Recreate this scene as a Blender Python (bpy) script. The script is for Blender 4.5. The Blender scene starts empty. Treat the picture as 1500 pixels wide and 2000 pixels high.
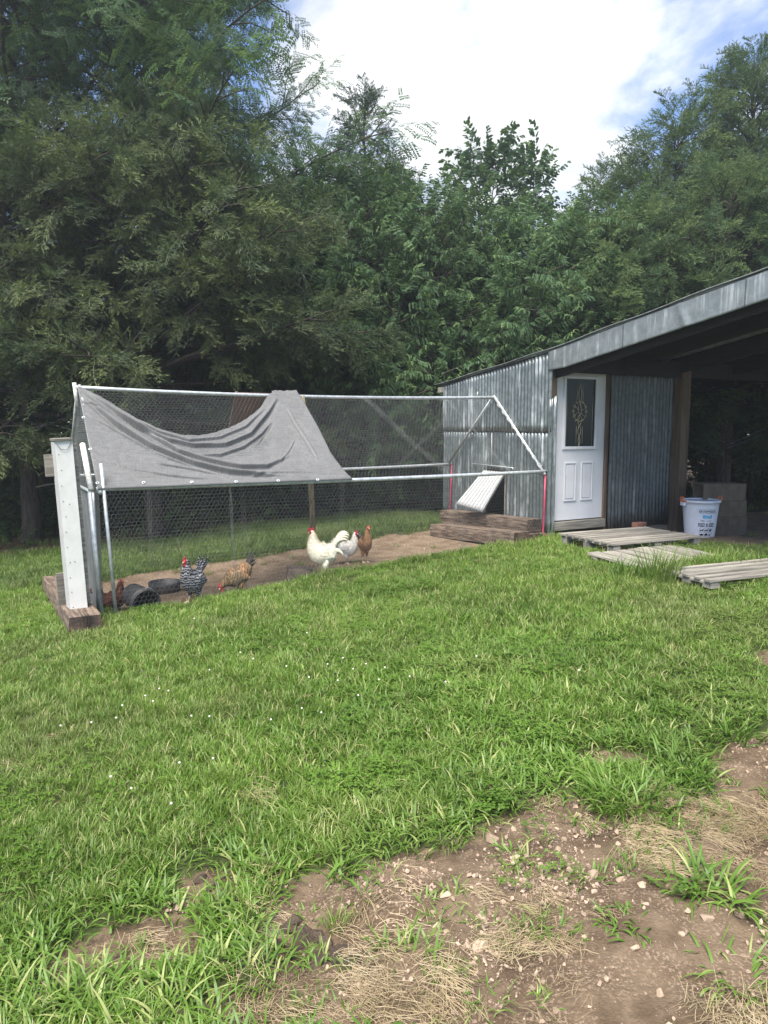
import bpy, bmesh, math, random
import numpy as np
from mathutils import Vector, Matrix, Quaternion

random.seed(7)
RNG = np.random.default_rng(7)
sc = bpy.context.scene
COL = sc.collection

# ------------------------------------------------------------------ camera
F = 1444.4                               # focal length in photograph pixels (1500 x 2000)
PITCH = math.radians(6.645)
CAMZ = 1.6
cam_d = bpy.data.cameras.new("camera")
cam = bpy.data.objects.new("camera", cam_d)
COL.objects.link(cam)
cam.location = (0, 0, CAMZ)
cam.rotation_euler = (math.pi / 2 - PITCH, 0, 0)
cam_d.sensor_fit = 'VERTICAL'
cam_d.sensor_height = 36.0
cam_d.lens = 26.0
cam_d.clip_start = 0.05
cam_d.clip_end = 2000
sc.camera = cam

# ------------------------------------------------------------------ sky and sun
SUN_EL, SUN_AZ = math.radians(61), math.radians(-158)      # azimuth measured from +Y towards +X
sun_dir = Vector((math.sin(SUN_AZ) * math.cos(SUN_EL), math.cos(SUN_AZ) * math.cos(SUN_EL), math.sin(SUN_EL)))
w = bpy.data.worlds.new("World")
sc.world = w
w.use_nodes = True
nt = w.node_tree
nt.nodes.clear()
def wn(t, **kw):
    n = nt.nodes.new(t)
    for k, v in kw.items():
        setattr(n, k, v)
    return n
def wl(a, b): nt.links.new(a, b)
def wmath(op, a, b=None, clamp=False):
    n = wn('ShaderNodeMath', operation=op, use_clamp=clamp)
    for i, v in enumerate((a, b)):
        if v is None: continue
        if isinstance(v, (int, float)): n.inputs[i].default_value = v
        else: wl(v, n.inputs[i])
    return n.outputs[0]
sky = wn('ShaderNodeTexSky', sky_type='NISHITA')
sky.sun_disc = False
sky.sun_elevation = SUN_EL
sky.sun_rotation = SUN_AZ
sky.air_density = 1.0
sky.dust_density = 0.6
sky.ozone_density = 1.5
tc = wn('ShaderNodeTexCoord')
sep = wn('ShaderNodeSeparateXYZ')
wl(tc.outputs['Generated'], sep.inputs[0])
zz = wmath('ADD', wmath('MAXIMUM', sep.outputs[2], 0.0), 0.3)
cx_ = wmath('DIVIDE', sep.outputs[0], zz)
cy_ = wmath('DIVIDE', sep.outputs[1], zz)
comb = wn('ShaderNodeCombineXYZ')
wl(cx_, comb.inputs[0]); wl(cy_, comb.inputs[1])
comb.inputs[2].default_value = 3.7
n1 = wn('ShaderNodeTexNoise')
n1.inputs['Scale'].default_value = 1.7
n1.inputs['Detail'].default_value = 9
n1.inputs['Roughness'].default_value = 0.6
n1.inputs['Distortion'].default_value = 0.35
wl(comb.outputs[0], n1.inputs['Vector'])
# one broad cumulus bank stands ahead of the camera, below the sun
dot = wn('ShaderNodeVectorMath', operation='DOT_PRODUCT')
wl(tc.outputs['Generated'], dot.inputs[0])
cd = Vector((0.07, 0.86, 0.38)).normalized()
dot.inputs[1].default_value = cd
bank = wn('ShaderNodeMapRange', interpolation_type='SMOOTHSTEP')
bank.inputs['From Min'].default_value = 0.955
bank.inputs['From Max'].default_value = 0.995
bank.inputs['To Min'].default_value = 0.0
bank.inputs['To Max'].default_value = 0.19
wl(dot.outputs['Value'], bank.inputs['Value'])
dens = wmath('ADD', n1.outputs['Fac'], bank.outputs[0])
cov = wn('ShaderNodeMapRange', interpolation_type='SMOOTHSTEP')
cov.inputs['From Min'].default_value = 0.485
cov.inputs['From Max'].default_value = 0.70
wl(dens, cov.inputs['Value'])
n2 = wn('ShaderNodeTexNoise')
n2.inputs['Scale'].default_value = 2.6
n2.inputs['Detail'].default_value = 6
wl(comb.outputs[0], n2.inputs['Vector'])
cr = wn('ShaderNodeMapRange')
cr.inputs['From Min'].default_value = 0.3
cr.inputs['From Max'].default_value = 0.7
cr.inputs['To Min'].default_value = 3.5
cr.inputs['To Max'].default_value = 7.0
wl(n2.outputs['Fac'], cr.inputs['Value'])
cc = wn('ShaderNodeVectorMath', operation='SCALE')
cc.inputs[0].default_value = (0.96, 0.98, 1.0)
wl(cr.outputs[0], cc.inputs['Scale'])
skyb = wn('ShaderNodeVectorMath', operation='MULTIPLY')
skyb.inputs[1].default_value = (0.80, 0.87, 1.03)
wl(sky.outputs[0], skyb.inputs[0])
mixc = wn('ShaderNodeMix', data_type='RGBA')
wl(cov.outputs[0], mixc.inputs[0])
wl(skyb.outputs[0], mixc.inputs[6])
wl(cc.outputs[0], mixc.inputs[7])
bg = wn('ShaderNodeBackground')
bg.inputs['Strength'].default_value = 0.071
wl(mixc.outputs[2], bg.inputs['Color'])
wo = wn('ShaderNodeOutputWorld')
wl(bg.outputs[0], wo.inputs['Surface'])

sd = bpy.data.lights.new("sun", 'SUN')
sd.energy = 3.0
sd.angle = math.radians(45)
sd.color = (1.0, 0.95, 0.86)
sun = bpy.data.objects.new("sun", sd)
COL.objects.link(sun)
sun.rotation_euler = sun_dir.to_track_quat('Z', 'Y').to_euler()
sun.location = (0, 0, 30)

sc.view_settings.view_transform = 'Standard'
sc.view_settings.look = 'None'
sc.view_settings.exposure = 1.76
sc.view_settings.gamma = 1.0
sc.view_settings.use_curve_mapping = False
sc.render.engine = 'CYCLES'
sc.cycles.max_bounces = 7
sc.cycles.diffuse_bounces = 4
sc.cycles.glossy_bounces = 3
sc.cycles.transmission_bounces = 5
sc.cycles.use_denoising = True

# ------------------------------------------------------------------ frames: pixel -> place
TH = math.radians(29.29)                 # direction of the shed's front wall and of the run
CX, CY = 2.137, 9.583                    # near corner of the shed
CT, ST = math.cos(TH), math.sin(TH)
def to_local(P):
    x, y, z = P
    return np.array([(x - CX) * CT + (y - CY) * ST, -(x - CX) * ST + (y - CY) * CT, z])
def to_world(s, t, z):
    return np.array([CX + s * CT - t * ST, CY + s * ST + t * CT, z])
def ray(px, py):
    u = (px - 750) / F; v = (1000 - py) / F
    c, s = math.cos(PITCH), math.sin(PITCH)
    return np.array([u, c + s * v, -s + c * v])
def on(px, py, ax, val):
    """where the ray of a photo pixel meets a plane of the shed's frame"""
    o = to_local((0, 0, CAMZ)); d = ray(px, py)
    d = np.array([d[0] * CT + d[1] * ST, -d[0] * ST + d[1] * CT, d[2]])
    i = 'stz'.index(ax)
    return o + d * ((val - o[i]) / d[i])

def vnoise(x, y, seed=0):
    x = np.asarray(x, float); y = np.asarray(y, float)
    xi = np.floor(x).astype(np.int64); yi = np.floor(y).astype(np.int64)
    xf = x - xi; yf = y - yi
    def h(a, b):
        n = (a * 374761393 + b * 668265263 + seed * 982451653) & 0xffffffff
        n = ((n ^ (n >> 13)) * 1274126177) & 0xffffffff
        n = n ^ (n >> 16)
        return (n & 0xffff) / 65535.0
    u = xf * xf * (3 - 2 * xf); v = yf * yf * (3 - 2 * yf)
    return (h(xi, yi) * (1 - u) + h(xi + 1, yi) * u) * (1 - v) + (h(xi, yi + 1) * (1 - u) + h(xi + 1, yi + 1) * u) * v
def fbm(x, y, seed=0, oct=4):
    r = 0; a = 1; tot = 0
    for i in range(oct):
        r = r + a * vnoise(x * 2 ** i + 17.3 * i, y * 2 ** i - 9.1 * i, seed + i); tot += a; a *= .5
    return r / tot
def sstep(a, b, x):
    k = np.clip((x - a) / (b - a), 0, 1)
    return k * k * (3 - 2 * k)

def base_h(x, y):
    s = (x - CX) * CT + (y - CY) * ST
    t = -(x - CX) * ST + (y - CY) * CT
    sl = np.where(s < 0, np.maximum(s, -14) * .066, -.03 * np.minimum(s, 2.3))
    tl = np.where(t < 0, -.025 * np.maximum(t, -12), -.04 * np.minimum(t, 5))
    return .15 + sl + tl
def gp(px, py):
    """where a photo pixel meets the smooth lie of the land"""
    d = ray(px, py); z = 0.0; P = None
    for _ in range(40):
        P = np.array([0, 0, CAMZ]) + d * ((z - CAMZ) / d[2])
        z = float(base_h(P[0], P[1]))
    return P
def poly_px(pts):
    return np.array([gp(a, b)[:2] for a, b in pts])
def poly_loc(pts):
    return np.array([to_world(a, b, 0)[:2] for a, b in pts])
def inside(poly, x, y):
    r = np.zeros(np.shape(x), bool); n = len(poly)
    for i in range(n):
        x1, y1 = poly[i]; x2, y2 = poly[(i + 1) % n]
        c = (y1 > y) != (y2 > y)
        xi = (x2 - x1) * (y - y1) / ((y2 - y1) if y2 != y1 else 1e-9) + x1
        r ^= c & (x < xi)
    return r
DIRT = [poly_px(p) for p in (
    [(1095, 1545), (1160, 1560), (1235, 1600), (1300, 1560), (1400, 1540), (1560, 1540), (1600, 2060), (990, 2060), (900, 1960),
     (700, 1900), (560, 1880), (480, 1830), (500, 1750), (560, 1700), (700, 1690), (860, 1650), (945, 1610), (1000, 1570)],
    [(1380, 1450), (1560, 1410), (1560, 1580), (1440, 1550), (1370, 1500)],
    [(1140, 1460), (1250, 1455), (1260, 1490), (1160, 1500)],
    [(350, 1705), (430, 1685), (480, 1730), (420, 1770), (330, 1770)],
    [(80, 1880), (200, 1800), (330, 1790), (400, 1800), (360, 1870), (230, 1920), (100, 1925)],
    [(430, 1930), (560, 1880), (700, 1880), (1000, 1960), (1000, 2060), (450, 2060)],
    [(1475, 1262), (1560, 1255), (1560, 1300), (1480, 1300)],
    [(1240, 1405), (1320, 1412), (1300, 1430), (1240, 1425)],
)]
PEN = poly_loc([(-5.42, .10), (-.1, .10), (-.1, 2.15), (-5.42, 2.2)])
SHEDFLOOR = poly_loc([(1.15, -.8), (1.5, -1.75), (3, -2.2), (8, -2.6), (8, 2.8), (0, 2.5), (0, .15), (.9, -.3)])
WOOD = np.array([(-40, 9.5), (-9, 10.8), (-6.1, 11.6), (-4.2, 12.1), (-2.8, 13.2), (-.5, 13.5), (1.2, 13.4), (2.5, 12.9), (5.2, 13.8), (9, 13.2), (40, 10), (60, 90), (-60, 90)], float)
STRAW = [poly_px(p) for p in (
    [(1240, 1575), (1400, 1545), (1560, 1560), (1560, 1730), (1460, 1705), (1300, 1690), (1230, 1640)],
    [(1060, 1690), (1130, 1720), (1165, 1790), (1080, 1790), (1000, 1850), (950, 1820), (1000, 1740)],
    [(700, 1890), (900, 1870), (970, 1930), (900, 2020), (700, 1990)],
    [(450, 1935), (600, 1900), (700, 1960), (600, 2030), (440, 2030)],
    [(230, 1850), (330, 1820), (365, 1870), (250, 1905)],
    [(1350, 1930), (1560, 1890), (1560, 2050), (1380, 2050)],
)]
def warp(x, y, amp=.07, f=5.0):
    return (x + (fbm(x * f, y * f, 31) - .5) * 2 * amp * 1.6, y + (fbm(x * f + 50, y * f, 32) - .5) * 2 * amp * 1.6)
def mask(polys, x, y, amp=.07, f=5.0):
    wx, wy = warp(x, y, amp, f)
    m = np.zeros(np.shape(x), bool)
    for p in polys: m |= inside(p, wx, wy)
    return m
def pen_dip(x, y):
    s = (x - CX) * CT + (y - CY) * ST
    t = -(x - CX) * ST + (y - CY) * CT
    return sstep(-5.6, -5.3, s) * (1 - sstep(-.4, -.1, s)) * sstep(-.02, .22, t) * (1 - sstep(1.9, 2.3, t))
RUT = gp(640, 1800)
def H(x, y):
    x = np.asarray(x, float); y = np.asarray(y, float)
    z = base_h(x, y)
    z = z + (fbm(x * .55, y * .55, 3) - .5) * .10 * (1 - .8 * sstep(4.5, 6.5, y))
    z = z + (fbm(x * 2.2, y * 2.2, 5, 3) - .5) * .035
    z = z - .075 * pen_dip(x, y)
    near = 1 - sstep(4.5, 6.5, y)
    m = mask(DIRT, x, y) * near
    z = z + m * (-.022 + (fbm(x * 9, y * 9, 8, 4) - .5) * .05 + (fbm(x * 32, y * 32, 9, 2) - .5) * .014)
    d = np.hypot((x - RUT[0]) / .28, (y - RUT[1] + .02) / .1)
    z = z - near * .05 * np.exp(-d * d)
    z = z - .03 * sstep(0, 1, (y - 14) / 10) * 10
    return z
def G(px, py):
    """pixel -> point on the finished terrain"""
    P = gp(px, py)
    d = ray(px, py)
    for _ in range(12):
        z = float(H(P[0], P[1]))
        P = np.array([0, 0, CAMZ]) + d * ((z - CAMZ) / d[2])
    P[2] = float(H(P[0], P[1]))
    return P
def GL(s, t):
    p = to_world(s, t, 0)
    return float(H(p[0], p[1]))

# ------------------------------------------------------------------ materials
MAT = {}
class NB:
    def __init__(self, name):
        self.m = bpy.data.materials.new(name)
        self.m.use_nodes = True
        self.t = self.m.node_tree
        self.t.nodes.clear()
        self.out = self.n('ShaderNodeOutputMaterial')
        MAT[name] = self.m
    def n(self, t, ins=None, **kw):
        x = self.t.nodes.new(t)
        for k, v in kw.items(): setattr(x, k, v)
        for k, v in (ins or {}).items():
            self.put(x.inputs[k], v)
        return x
    def put(self, sock, v):
        if isinstance(v, bpy.types.NodeSocket): self.t.links.new(v, sock)
        elif isinstance(v, tuple) and len(v) == 3 and sock.type == 'RGBA': sock.default_value = (*v, 1)
        else: sock.default_value = v
    def math(self, op, a, b=0.0, clamp=False):
        return self.n('ShaderNodeMath', {0: a, 1: b}, operation=op, use_clamp=clamp).outputs[0]
    def mix(self, f, a, b, blend='MIX'):
        return self.n('ShaderNodeMix', {0: f, 6: a, 7: b}, data_type='RGBA', blend_type=blend).outputs[2]
    def ramp(self, f, a, b, lo=0.0, hi=1.0):
        return self.n('ShaderNodeMapRange', {0: f, 1: a, 2: b, 3: lo, 4: hi}, interpolation_type='SMOOTHSTEP').outputs[0]
    def coord(self, kind='Object', scale=(1, 1, 1), rot=(0, 0, 0)):
        tcn = self.n('ShaderNodeTexCoord')
        return self.n('ShaderNodeMapping', {'Vector': tcn.outputs[kind], 'Scale': scale, 'Rotation': rot}).outputs[0]
    def noise(self, vec, scale, detail=4, rough=.55, dist=0.0):
        return self.n('ShaderNodeTexNoise', {'Vector': vec, 'Scale': scale, 'Detail': detail, 'Roughness': rough, 'Distortion': dist}).outputs['Fac']
    def bump(self, h, strength=.4, dist=.01):
        return self.n('ShaderNodeBump', {'Height': h, 'Strength': strength, 'Distance': dist}).outputs[0]
    def rand(self):
        return self.n('ShaderNodeObjectInfo').outputs['Random']
    def attr(self, name):
        return self.n('ShaderNodeAttribute', attribute_name=name).outputs['Fac']
    def pbsdf(self, col, rough=.6, metal=0.0, nrm=None, spec=.4, **kw):
        ins = {'Base Color': col, 'Roughness': rough, 'Metallic': metal, 'Specular IOR Level': spec}
        if nrm is not None: ins['Normal'] = nrm
        ins.update(kw)
        return self.n('ShaderNodeBsdfPrincipled', ins).outputs[0]
    def done(self, sh):
        self.t.links.new(sh, self.out.inputs['Surface'])
        return self.m

def simple(name, c1, c2=None, rough=.6, metal=0.0, scale=6.0, stretch=(1, 1, 1), lo=.35, hi=.65, bump=0.0, bscale=60.0, bdist=.004, spec=.4, obj_var=0.0, detail=5, dirt=None):
    b = NB(name)
    v = b.coord('Object', stretch)
    c2 = c2 or tuple(x * .75 for x in c1)
    f = b.ramp(b.noise(v, scale, detail), lo, hi)
    col = b.mix(f, c1, c2)
    if dirt:
        col = b.mix(b.math('MULTIPLY', b.ramp(b.noise(v, scale * .35, 4, .65), .48, .7), dirt[1]), col, dirt[0])
    if obj_var:
        k = b.math('ADD', b.math('MULTIPLY', b.rand(), obj_var), 1 - obj_var / 2)
        col = b.n('ShaderNodeVectorMath', {0: col, 'Scale': k}, operation='SCALE').outputs[0]
    nrm = b.bump(b.noise(v, bscale, 4), bump, bdist) if bump else None
    return b.done(b.pbsdf(col, rough, metal, nrm, spec))

def leafmat(name, dark, light, tip, trans=.35, rough=.5, attr='tip'):
    b = NB(name)
    r = b.rand()
    g = b.n('ShaderNodeNewGeometry')
    cn = b.noise(g.outputs['Position'], .55, 3)
    f = b.math('ADD', b.math('MULTIPLY', r, .55), b.math('MULTIPLY', b.ramp(cn, .3, .7), .45))
    col = b.mix(f, dark, light)
    col = b.mix(b.math('MULTIPLY', b.attr(attr), b.ramp(r, .2, 1.0)), col, tip)
    d = b.pbsdf(col, rough, spec=.2)
    tcol = b.mix(.4, col, (.20, .32, .06))
    t = b.n('ShaderNodeBsdfTranslucent', {'Color': tcol}).outputs[0]
    return b.done(b.n('ShaderNodeMixShader', {0: trans, 1: d, 2: t}).outputs[0])

def bladesmat(name, c1, c2, c3, trans=.3):
    b = NB(name)
    g = b.n('ShaderNodeNewGeometry')
    r = b.rand(); a = b.attr('rnd')
    big = b.ramp(b.noise(g.outputs['Position'], .9, 4, .6), .32, .68)
    col = b.mix(b.math('ADD', b.math('MULTIPLY', a, .5), b.math('MULTIPLY', r, .5)), c1, c2)
    col = b.mix(b.math('MULTIPLY', big, .62), col, tuple(x * .68 for x in c1))
    dry = b.ramp(b.noise(g.outputs['Position'], .6, 5, .65), .5, .66)
    col = b.mix(b.math('MULTIPLY', dry, .3), col, (.25, .25, .10))
    col = b.mix(b.ramp(b.math('ADD', a, b.math('MULTIPLY', r, .4)), 1.02, 1.25), col, c3)
    d = b.pbsdf(col, .45, spec=.4)
    t = b.n('ShaderNodeBsdfTranslucent', {'Color': col}).outputs[0]
    return b.done(b.n('ShaderNodeMixShader', {0: trans, 1: d, 2: t}).outputs[0])

# ground: soil, thatch under the lawn, leaf litter; the masks say which soil lies where
b = NB('ground')
g = b.n('ShaderNodeNewGeometry'); pos = g.outputs['Position']
soil = b.mix(b.ramp(b.noise(pos, 3.5, 6, .6), .35, .65), (.085, .058, .036), (.16, .115, .074))
soil = b.mix(b.math('MULTIPLY', b.ramp(b.noise(pos, 14, 5, .65), .5, .7), .5), soil, (.19, .138, .094))
soil = b.mix(b.math('MULTIPLY', b.ramp(b.noise(pos, 95, 3), .53, .62, 0, .8), b.ramp(b.noise(pos, 6, 4), .38, .6)), soil, (.28, .205, .145))
that = b.mix(b.ramp(b.noise(pos, 12, 5), .35, .65), (.035, .05, .014), (.07, .072, .03))
lit = b.mix(b.ramp(b.noise(pos, 9, 6), .35, .65), (.03, .022, .014), (.07, .048, .028))
pend = b.mix(b.ramp(b.noise(pos, 5, 6, .6), .35, .65), (.15, .105, .068), (.24, .175, .12))
pend = b.mix(b.ramp(b.noise(pos, 30, 4), .56, .7, 0, .5), pend, (.10, .07, .045))
edge = b.math('MULTIPLY', b.math('SUBTRACT', b.noise(pos, 22, 4), .5), .9)
def mk(a): return b.ramp(b.math('ADD', b.attr(a), edge), .35, .65)
col = b.mix(mk('dirt'), that, soil)
col = b.mix(mk('pen'), col, pend)
col = b.mix(mk('litter'), col, lit)
hgt = b.math('ADD', b.noise(pos, 25, 6, .65), b.math('MULTIPLY', b.noise(pos, 120, 3), .35))
b.done(b.pbsdf(col, .95, 0, b.bump(hgt, .9, .02), .15))

bladesmat('lawn_grass', (.098, .182, .02), (.215, .34, .046), (.42, .40, .18))
bladesmat('broad_grass', (.09, .18, .022), (.20, .33, .05), (.34, .37, .13))
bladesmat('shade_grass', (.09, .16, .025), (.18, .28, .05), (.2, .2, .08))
bladesmat('straw', (.36, .27, .15), (.52, .42, .26), (.25, .19, .1), .1)
simple('clover_flower', (.72, .7, .62), (.6, .55, .45), .8, scale=200)
leafmat('cedar_leaf', (.046, .062, .036), (.08, .102, .052), (.155, .18, .065), .25, .65)
leafmat('cedar_right_leaf', (.046, .08, .042), (.082, .13, .062), (.175, .225, .075), .27, .65)
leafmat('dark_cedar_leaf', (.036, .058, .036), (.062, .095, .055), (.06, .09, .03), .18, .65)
leafmat('broad_leaf', (.05, .095, .042), (.09, .152, .066), (.15, .22, .082), .32, .6)
leafmat('big_leaf', (.036, .07, .034), (.066, .12, .055), (.075, .13, .03), .32, .4)
leafmat('locust_leaf', (.05, .092, .045), (.092, .155, .07), (.13, .2, .055), .4, .5)
leafmat('undergrowth_leaf', (.025, .055, .014), (.055, .105, .024), (.1, .16, .04), .3, .45)
simple('bark', (.075, .058, .044), (.03, .024, .02), .95, scale=9, stretch=(3, 3, .5), bump=.9, bscale=20, bdist=.02)
simple('dead_branch', (.2, .18, .16), (.11, .095, .08), .9, scale=12, bump=.4)

def galv(name, c1, c2, streak, rough, metal, obj_var=.3):
    b = NB(name)
    v = b.coord('Object', (9, 9, .55))
    v2 = b.coord('Object', (1, 1, 1))
    col = b.mix(b.ramp(b.noise(v2, 14, 4), .35, .65), c1, c2)
    st = b.math('MULTIPLY', b.ramp(b.noise(v, 1.3, 6, .75), .5, .62), b.ramp(b.noise(v2, 2.4, 3), .36, .6))
    col = b.mix(b.math('MULTIPLY', st, .62), col, streak)
    k = b.math('ADD', b.math('MULTIPLY', b.rand(), obj_var), 1 - obj_var / 2)
    col = b.n('ShaderNodeVectorMath', {0: col, 'Scale': k}, operation='SCALE').outputs[0]
    met = b.math('SUBTRACT', metal, b.math('MULTIPLY', st, metal * .7))
    ro = b.math('ADD', rough, b.math('MULTIPLY', b.noise(v2, 7, 4), .2))
    return b.done(b.pbsdf(col, ro, met, b.bump(b.noise(v2, 3.5, 4), .12, .02), .5))
galv('galvanised_sheet', (.15, .17, .168), (.22, .24, .235), (.62, .64, .64), .3, .65, .45)
galv('front_sheet_shaded', (.085, .095, .098), (.13, .142, .147), (.30, .32, .33), .42, .55)  # darker copy of the galvanised sheet: shade under the roof overhang put into colour
galv('fascia_sheet', (.22, .24, .24), (.28, .30, .30), (.5, .52, .52), .36, .5, .12)
galv('roof_sheet', (.2, .22, .22), (.28, .3, .3), (.4, .4, .4), .5, .5, .1)
simple('pipe', (.58, .6, .6), (.42, .44, .44), .45, .5, scale=20, spec=.5)
simple('wire', (.23, .24, .24), (.17, .18, .18), .5, .3, scale=5)
simple('white_tape', (.75, .73, .68), (.5, .48, .43), .7, scale=40)
simple('pink_tape', (.36, .045, .085), (.28, .035, .07), .4, scale=15)
simple('wood_grey', (.29, .265, .225), (.15, .135, .112), .9, scale=5, stretch=(.6, 9, 9), bump=.6, bscale=8, bdist=.006, obj_var=.6)
simple('wood_grey_cross', (.29, .265, .225), (.15, .135, .112), .9, scale=5, stretch=(9, .6, 9), bump=.6, bscale=8, bdist=.006, obj_var=.6)
simple('wood_post', (.15, .105, .07), (.085, .06, .042), .9, scale=4, stretch=(8, 8, .5), bump=.5, bscale=7, bdist=.006)
simple('pole_wood', (.30, .25, .16), (.17, .14, .085), .9, scale=6, stretch=(6, 6, .7), bump=.4)
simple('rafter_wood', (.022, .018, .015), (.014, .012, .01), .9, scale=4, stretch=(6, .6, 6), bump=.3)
simple('tie_wood', (.22, .16, .115), (.085, .06, .045), .95, scale=6, stretch=(8, .8, 5), bump=1.0, bscale=5, bdist=.02, obj_var=.2)
simple('tie_end', (.09, .06, .043), (.03, .022, .018), .95, scale=9, bump=.8, bscale=18, bdist=.012)
simple('white_paint', (.72, .70, .65), (.64, .62, .57), .5, scale=5, dirt=((.5, .48, .42), .35))
simple('white_side_shaded', (.5, .49, .47), (.44, .43, .41), .55, scale=5)  # greyer copy of the white cladding: shading of the post's side put into colour
simple('door_white', (.62, .62, .64), (.57, .57, .59), .4, scale=4, dirt=((.5, .48, .44), .25))
simple('flap_white', (.44, .44, .43), (.40, .40, .39), .4, scale=8)
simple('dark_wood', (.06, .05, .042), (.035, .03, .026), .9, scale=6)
simple('screw_metal', (.25, .25, .25), None, .5, .6)
simple('brass', (.62, .5, .26), (.5, .4, .2), .3, .9)
simple('came_metal', (.62, .52, .34), None, .35, .5)
simple('black_rubber', (.04, .04, .043), (.06, .058, .056), .55, scale=7, dirt=((.16, .13, .1), .5))
simple('bin_plastic', (.70, .72, .78), (.66, .68, .74), .38, scale=6, dirt=((.52, .52, .52), .35))
simple('bin_lid', (.62, .65, .70), (.55, .58, .62), .4, scale=6)
simple('orange_plastic', (.66, .20, .07), (.58, .17, .06), .45, scale=10)
simple('print_black', (.015, .015, .02), None, .5)
simple('print_blue', (.12, .36, .55), (.2, .5, .68), .5, scale=30)
simple('concrete', (.14, .11, .08), (.095, .075, .055), .95, scale=9, bump=.5, bscale=50, dirt=((.12, .1, .07), .5), obj_var=.25)
simple('brick_red', (.28, .13, .09), (.2, .1, .075), .95, scale=12, bump=.4)
simple('block_brown', (.17, .13, .1), (.09, .07, .055), .95, scale=8, bump=.6)
simple('block_top', (.34, .29, .24), (.25, .21, .17), .95, scale=10, bump=.4)
simple('stone', (.44, .33, .23), (.33, .235, .165), .9, scale=14, bump=.5, bscale=40, obj_var=.5)
simple('pebble', (.37, .275, .20), (.28, .20, .145), .9, scale=20, obj_var=.8)
simple('clod', (.105, .075, .052), (.07, .05, .036), 1.0, scale=3, bump=.5, bscale=6, bdist=.1, obj_var=.3)
simple('feather_white', (.80, .73, .56), (.70, .58, .35), .8, scale=9, lo=.5, hi=.8, bump=.6, bscale=35, bdist=.01)
simple('feather_white_hen', (.80, .74, .64), (.64, .54, .44), .8, scale=11, lo=.5, hi=.75, bump=.6, bscale=35, bdist=.01)
simple('feather_brown', (.34, .17, .07), (.17, .09, .05), .8, scale=9, bump=.6, bscale=40, bdist=.008)
simple('feather_dark', (.035, .032, .028), (.075, .06, .045), .7, scale=20, bump=.5, bscale=40)
simple('feather_red', (.13, .04, .02), (.07, .025, .016), .75, scale=12, bump=.5)
simple('comb_red', (.55, .03, .045), (.42, .02, .035), .45, scale=40, bump=.3)
simple('comb_pale', (.62, .12, .08), (.5, .07, .05), .5, scale=40)
simple('leg_pale', (.66, .50, .34), (.55, .40, .26), .6, scale=40)
simple('beak', (.60, .45, .22), None, .4)
simple('eye_black', (.01, .01, .01), None, .1)
simple('tag_white', (.75, .73, .7), None, .6)
b = NB('feather_barred')
v = b.coord('Object')
wv = b.n('ShaderNodeTexWave', {'Vector': v, 'Scale': 11.0, 'Distortion': 7.0, 'Detail': 2.0, 'Detail Scale': 2.2}, wave_type='BANDS', bands_direction='Z').outputs['Fac']
b.done(b.pbsdf(b.mix(b.ramp(wv, .55, .75), (.022, .022, .024), (.30, .30, .31)), .8, 0, b.bump(b.noise(v, 35, 3), .5, .008), .3))
b = NB('feather_gold')
v = b.coord('Object')
wv = b.n('ShaderNodeTexWave', {'Vector': v, 'Scale': 9.0, 'Distortion': 8.0, 'Detail': 2.0, 'Detail Scale': 2.5}, wave_type='BANDS', bands_direction='X').outputs['Fac']
cg = b.mix(b.ramp(b.noise(v, 6, 3), .4, .6), (.30, .20, .10), (.42, .21, .095))
b.done(b.pbsdf(b.mix(b.ramp(wv, .5, .8, 0, .75), cg, (.07, .05, .035)), .8, 0, b.bump(b.noise(v, 35, 3), .5, .008), .3))
# woven grey tarp
b = NB('grey_tarp')
v = b.coord('Object')
wa = b.noise(b.coord('Object', (4, 160, 160)), 1.0, 2)
wb = b.noise(b.coord('Object', (160, 30, 3)), 1.0, 2)
f = b.math('MULTIPLY', b.math('ADD', wa, wb), .5)
col = b.mix(b.ramp(f, .38, .62), (.13, .128, .125), (.195, .193, .188))
col = b.mix(b.math('MULTIPLY', b.ramp(b.noise(v, 2.5, 6, .65), .45, .7), .3), col, (.09, .088, .085))
d = b.pbsdf(col, .62, 0, b.bump(f, .25, .002), .35)
t = b.n('ShaderNodeBsdfTranslucent', {'Color': (.14, .14, .14)}).outputs[0]
b.done(b.n('ShaderNodeMixShader', {0: .18, 1: d, 2: t}).outputs[0])
simple('brown_tarp', (.26, .16, .14), (.2, .12, .11), .6, scale=5, bump=.2)
simple('tarp_hem', (.6, .58, .55), None, .6)
b = NB('door_glass')
b.done(b.pbsdf((.010, .018, .02), .12, 0, None, .18))

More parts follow.
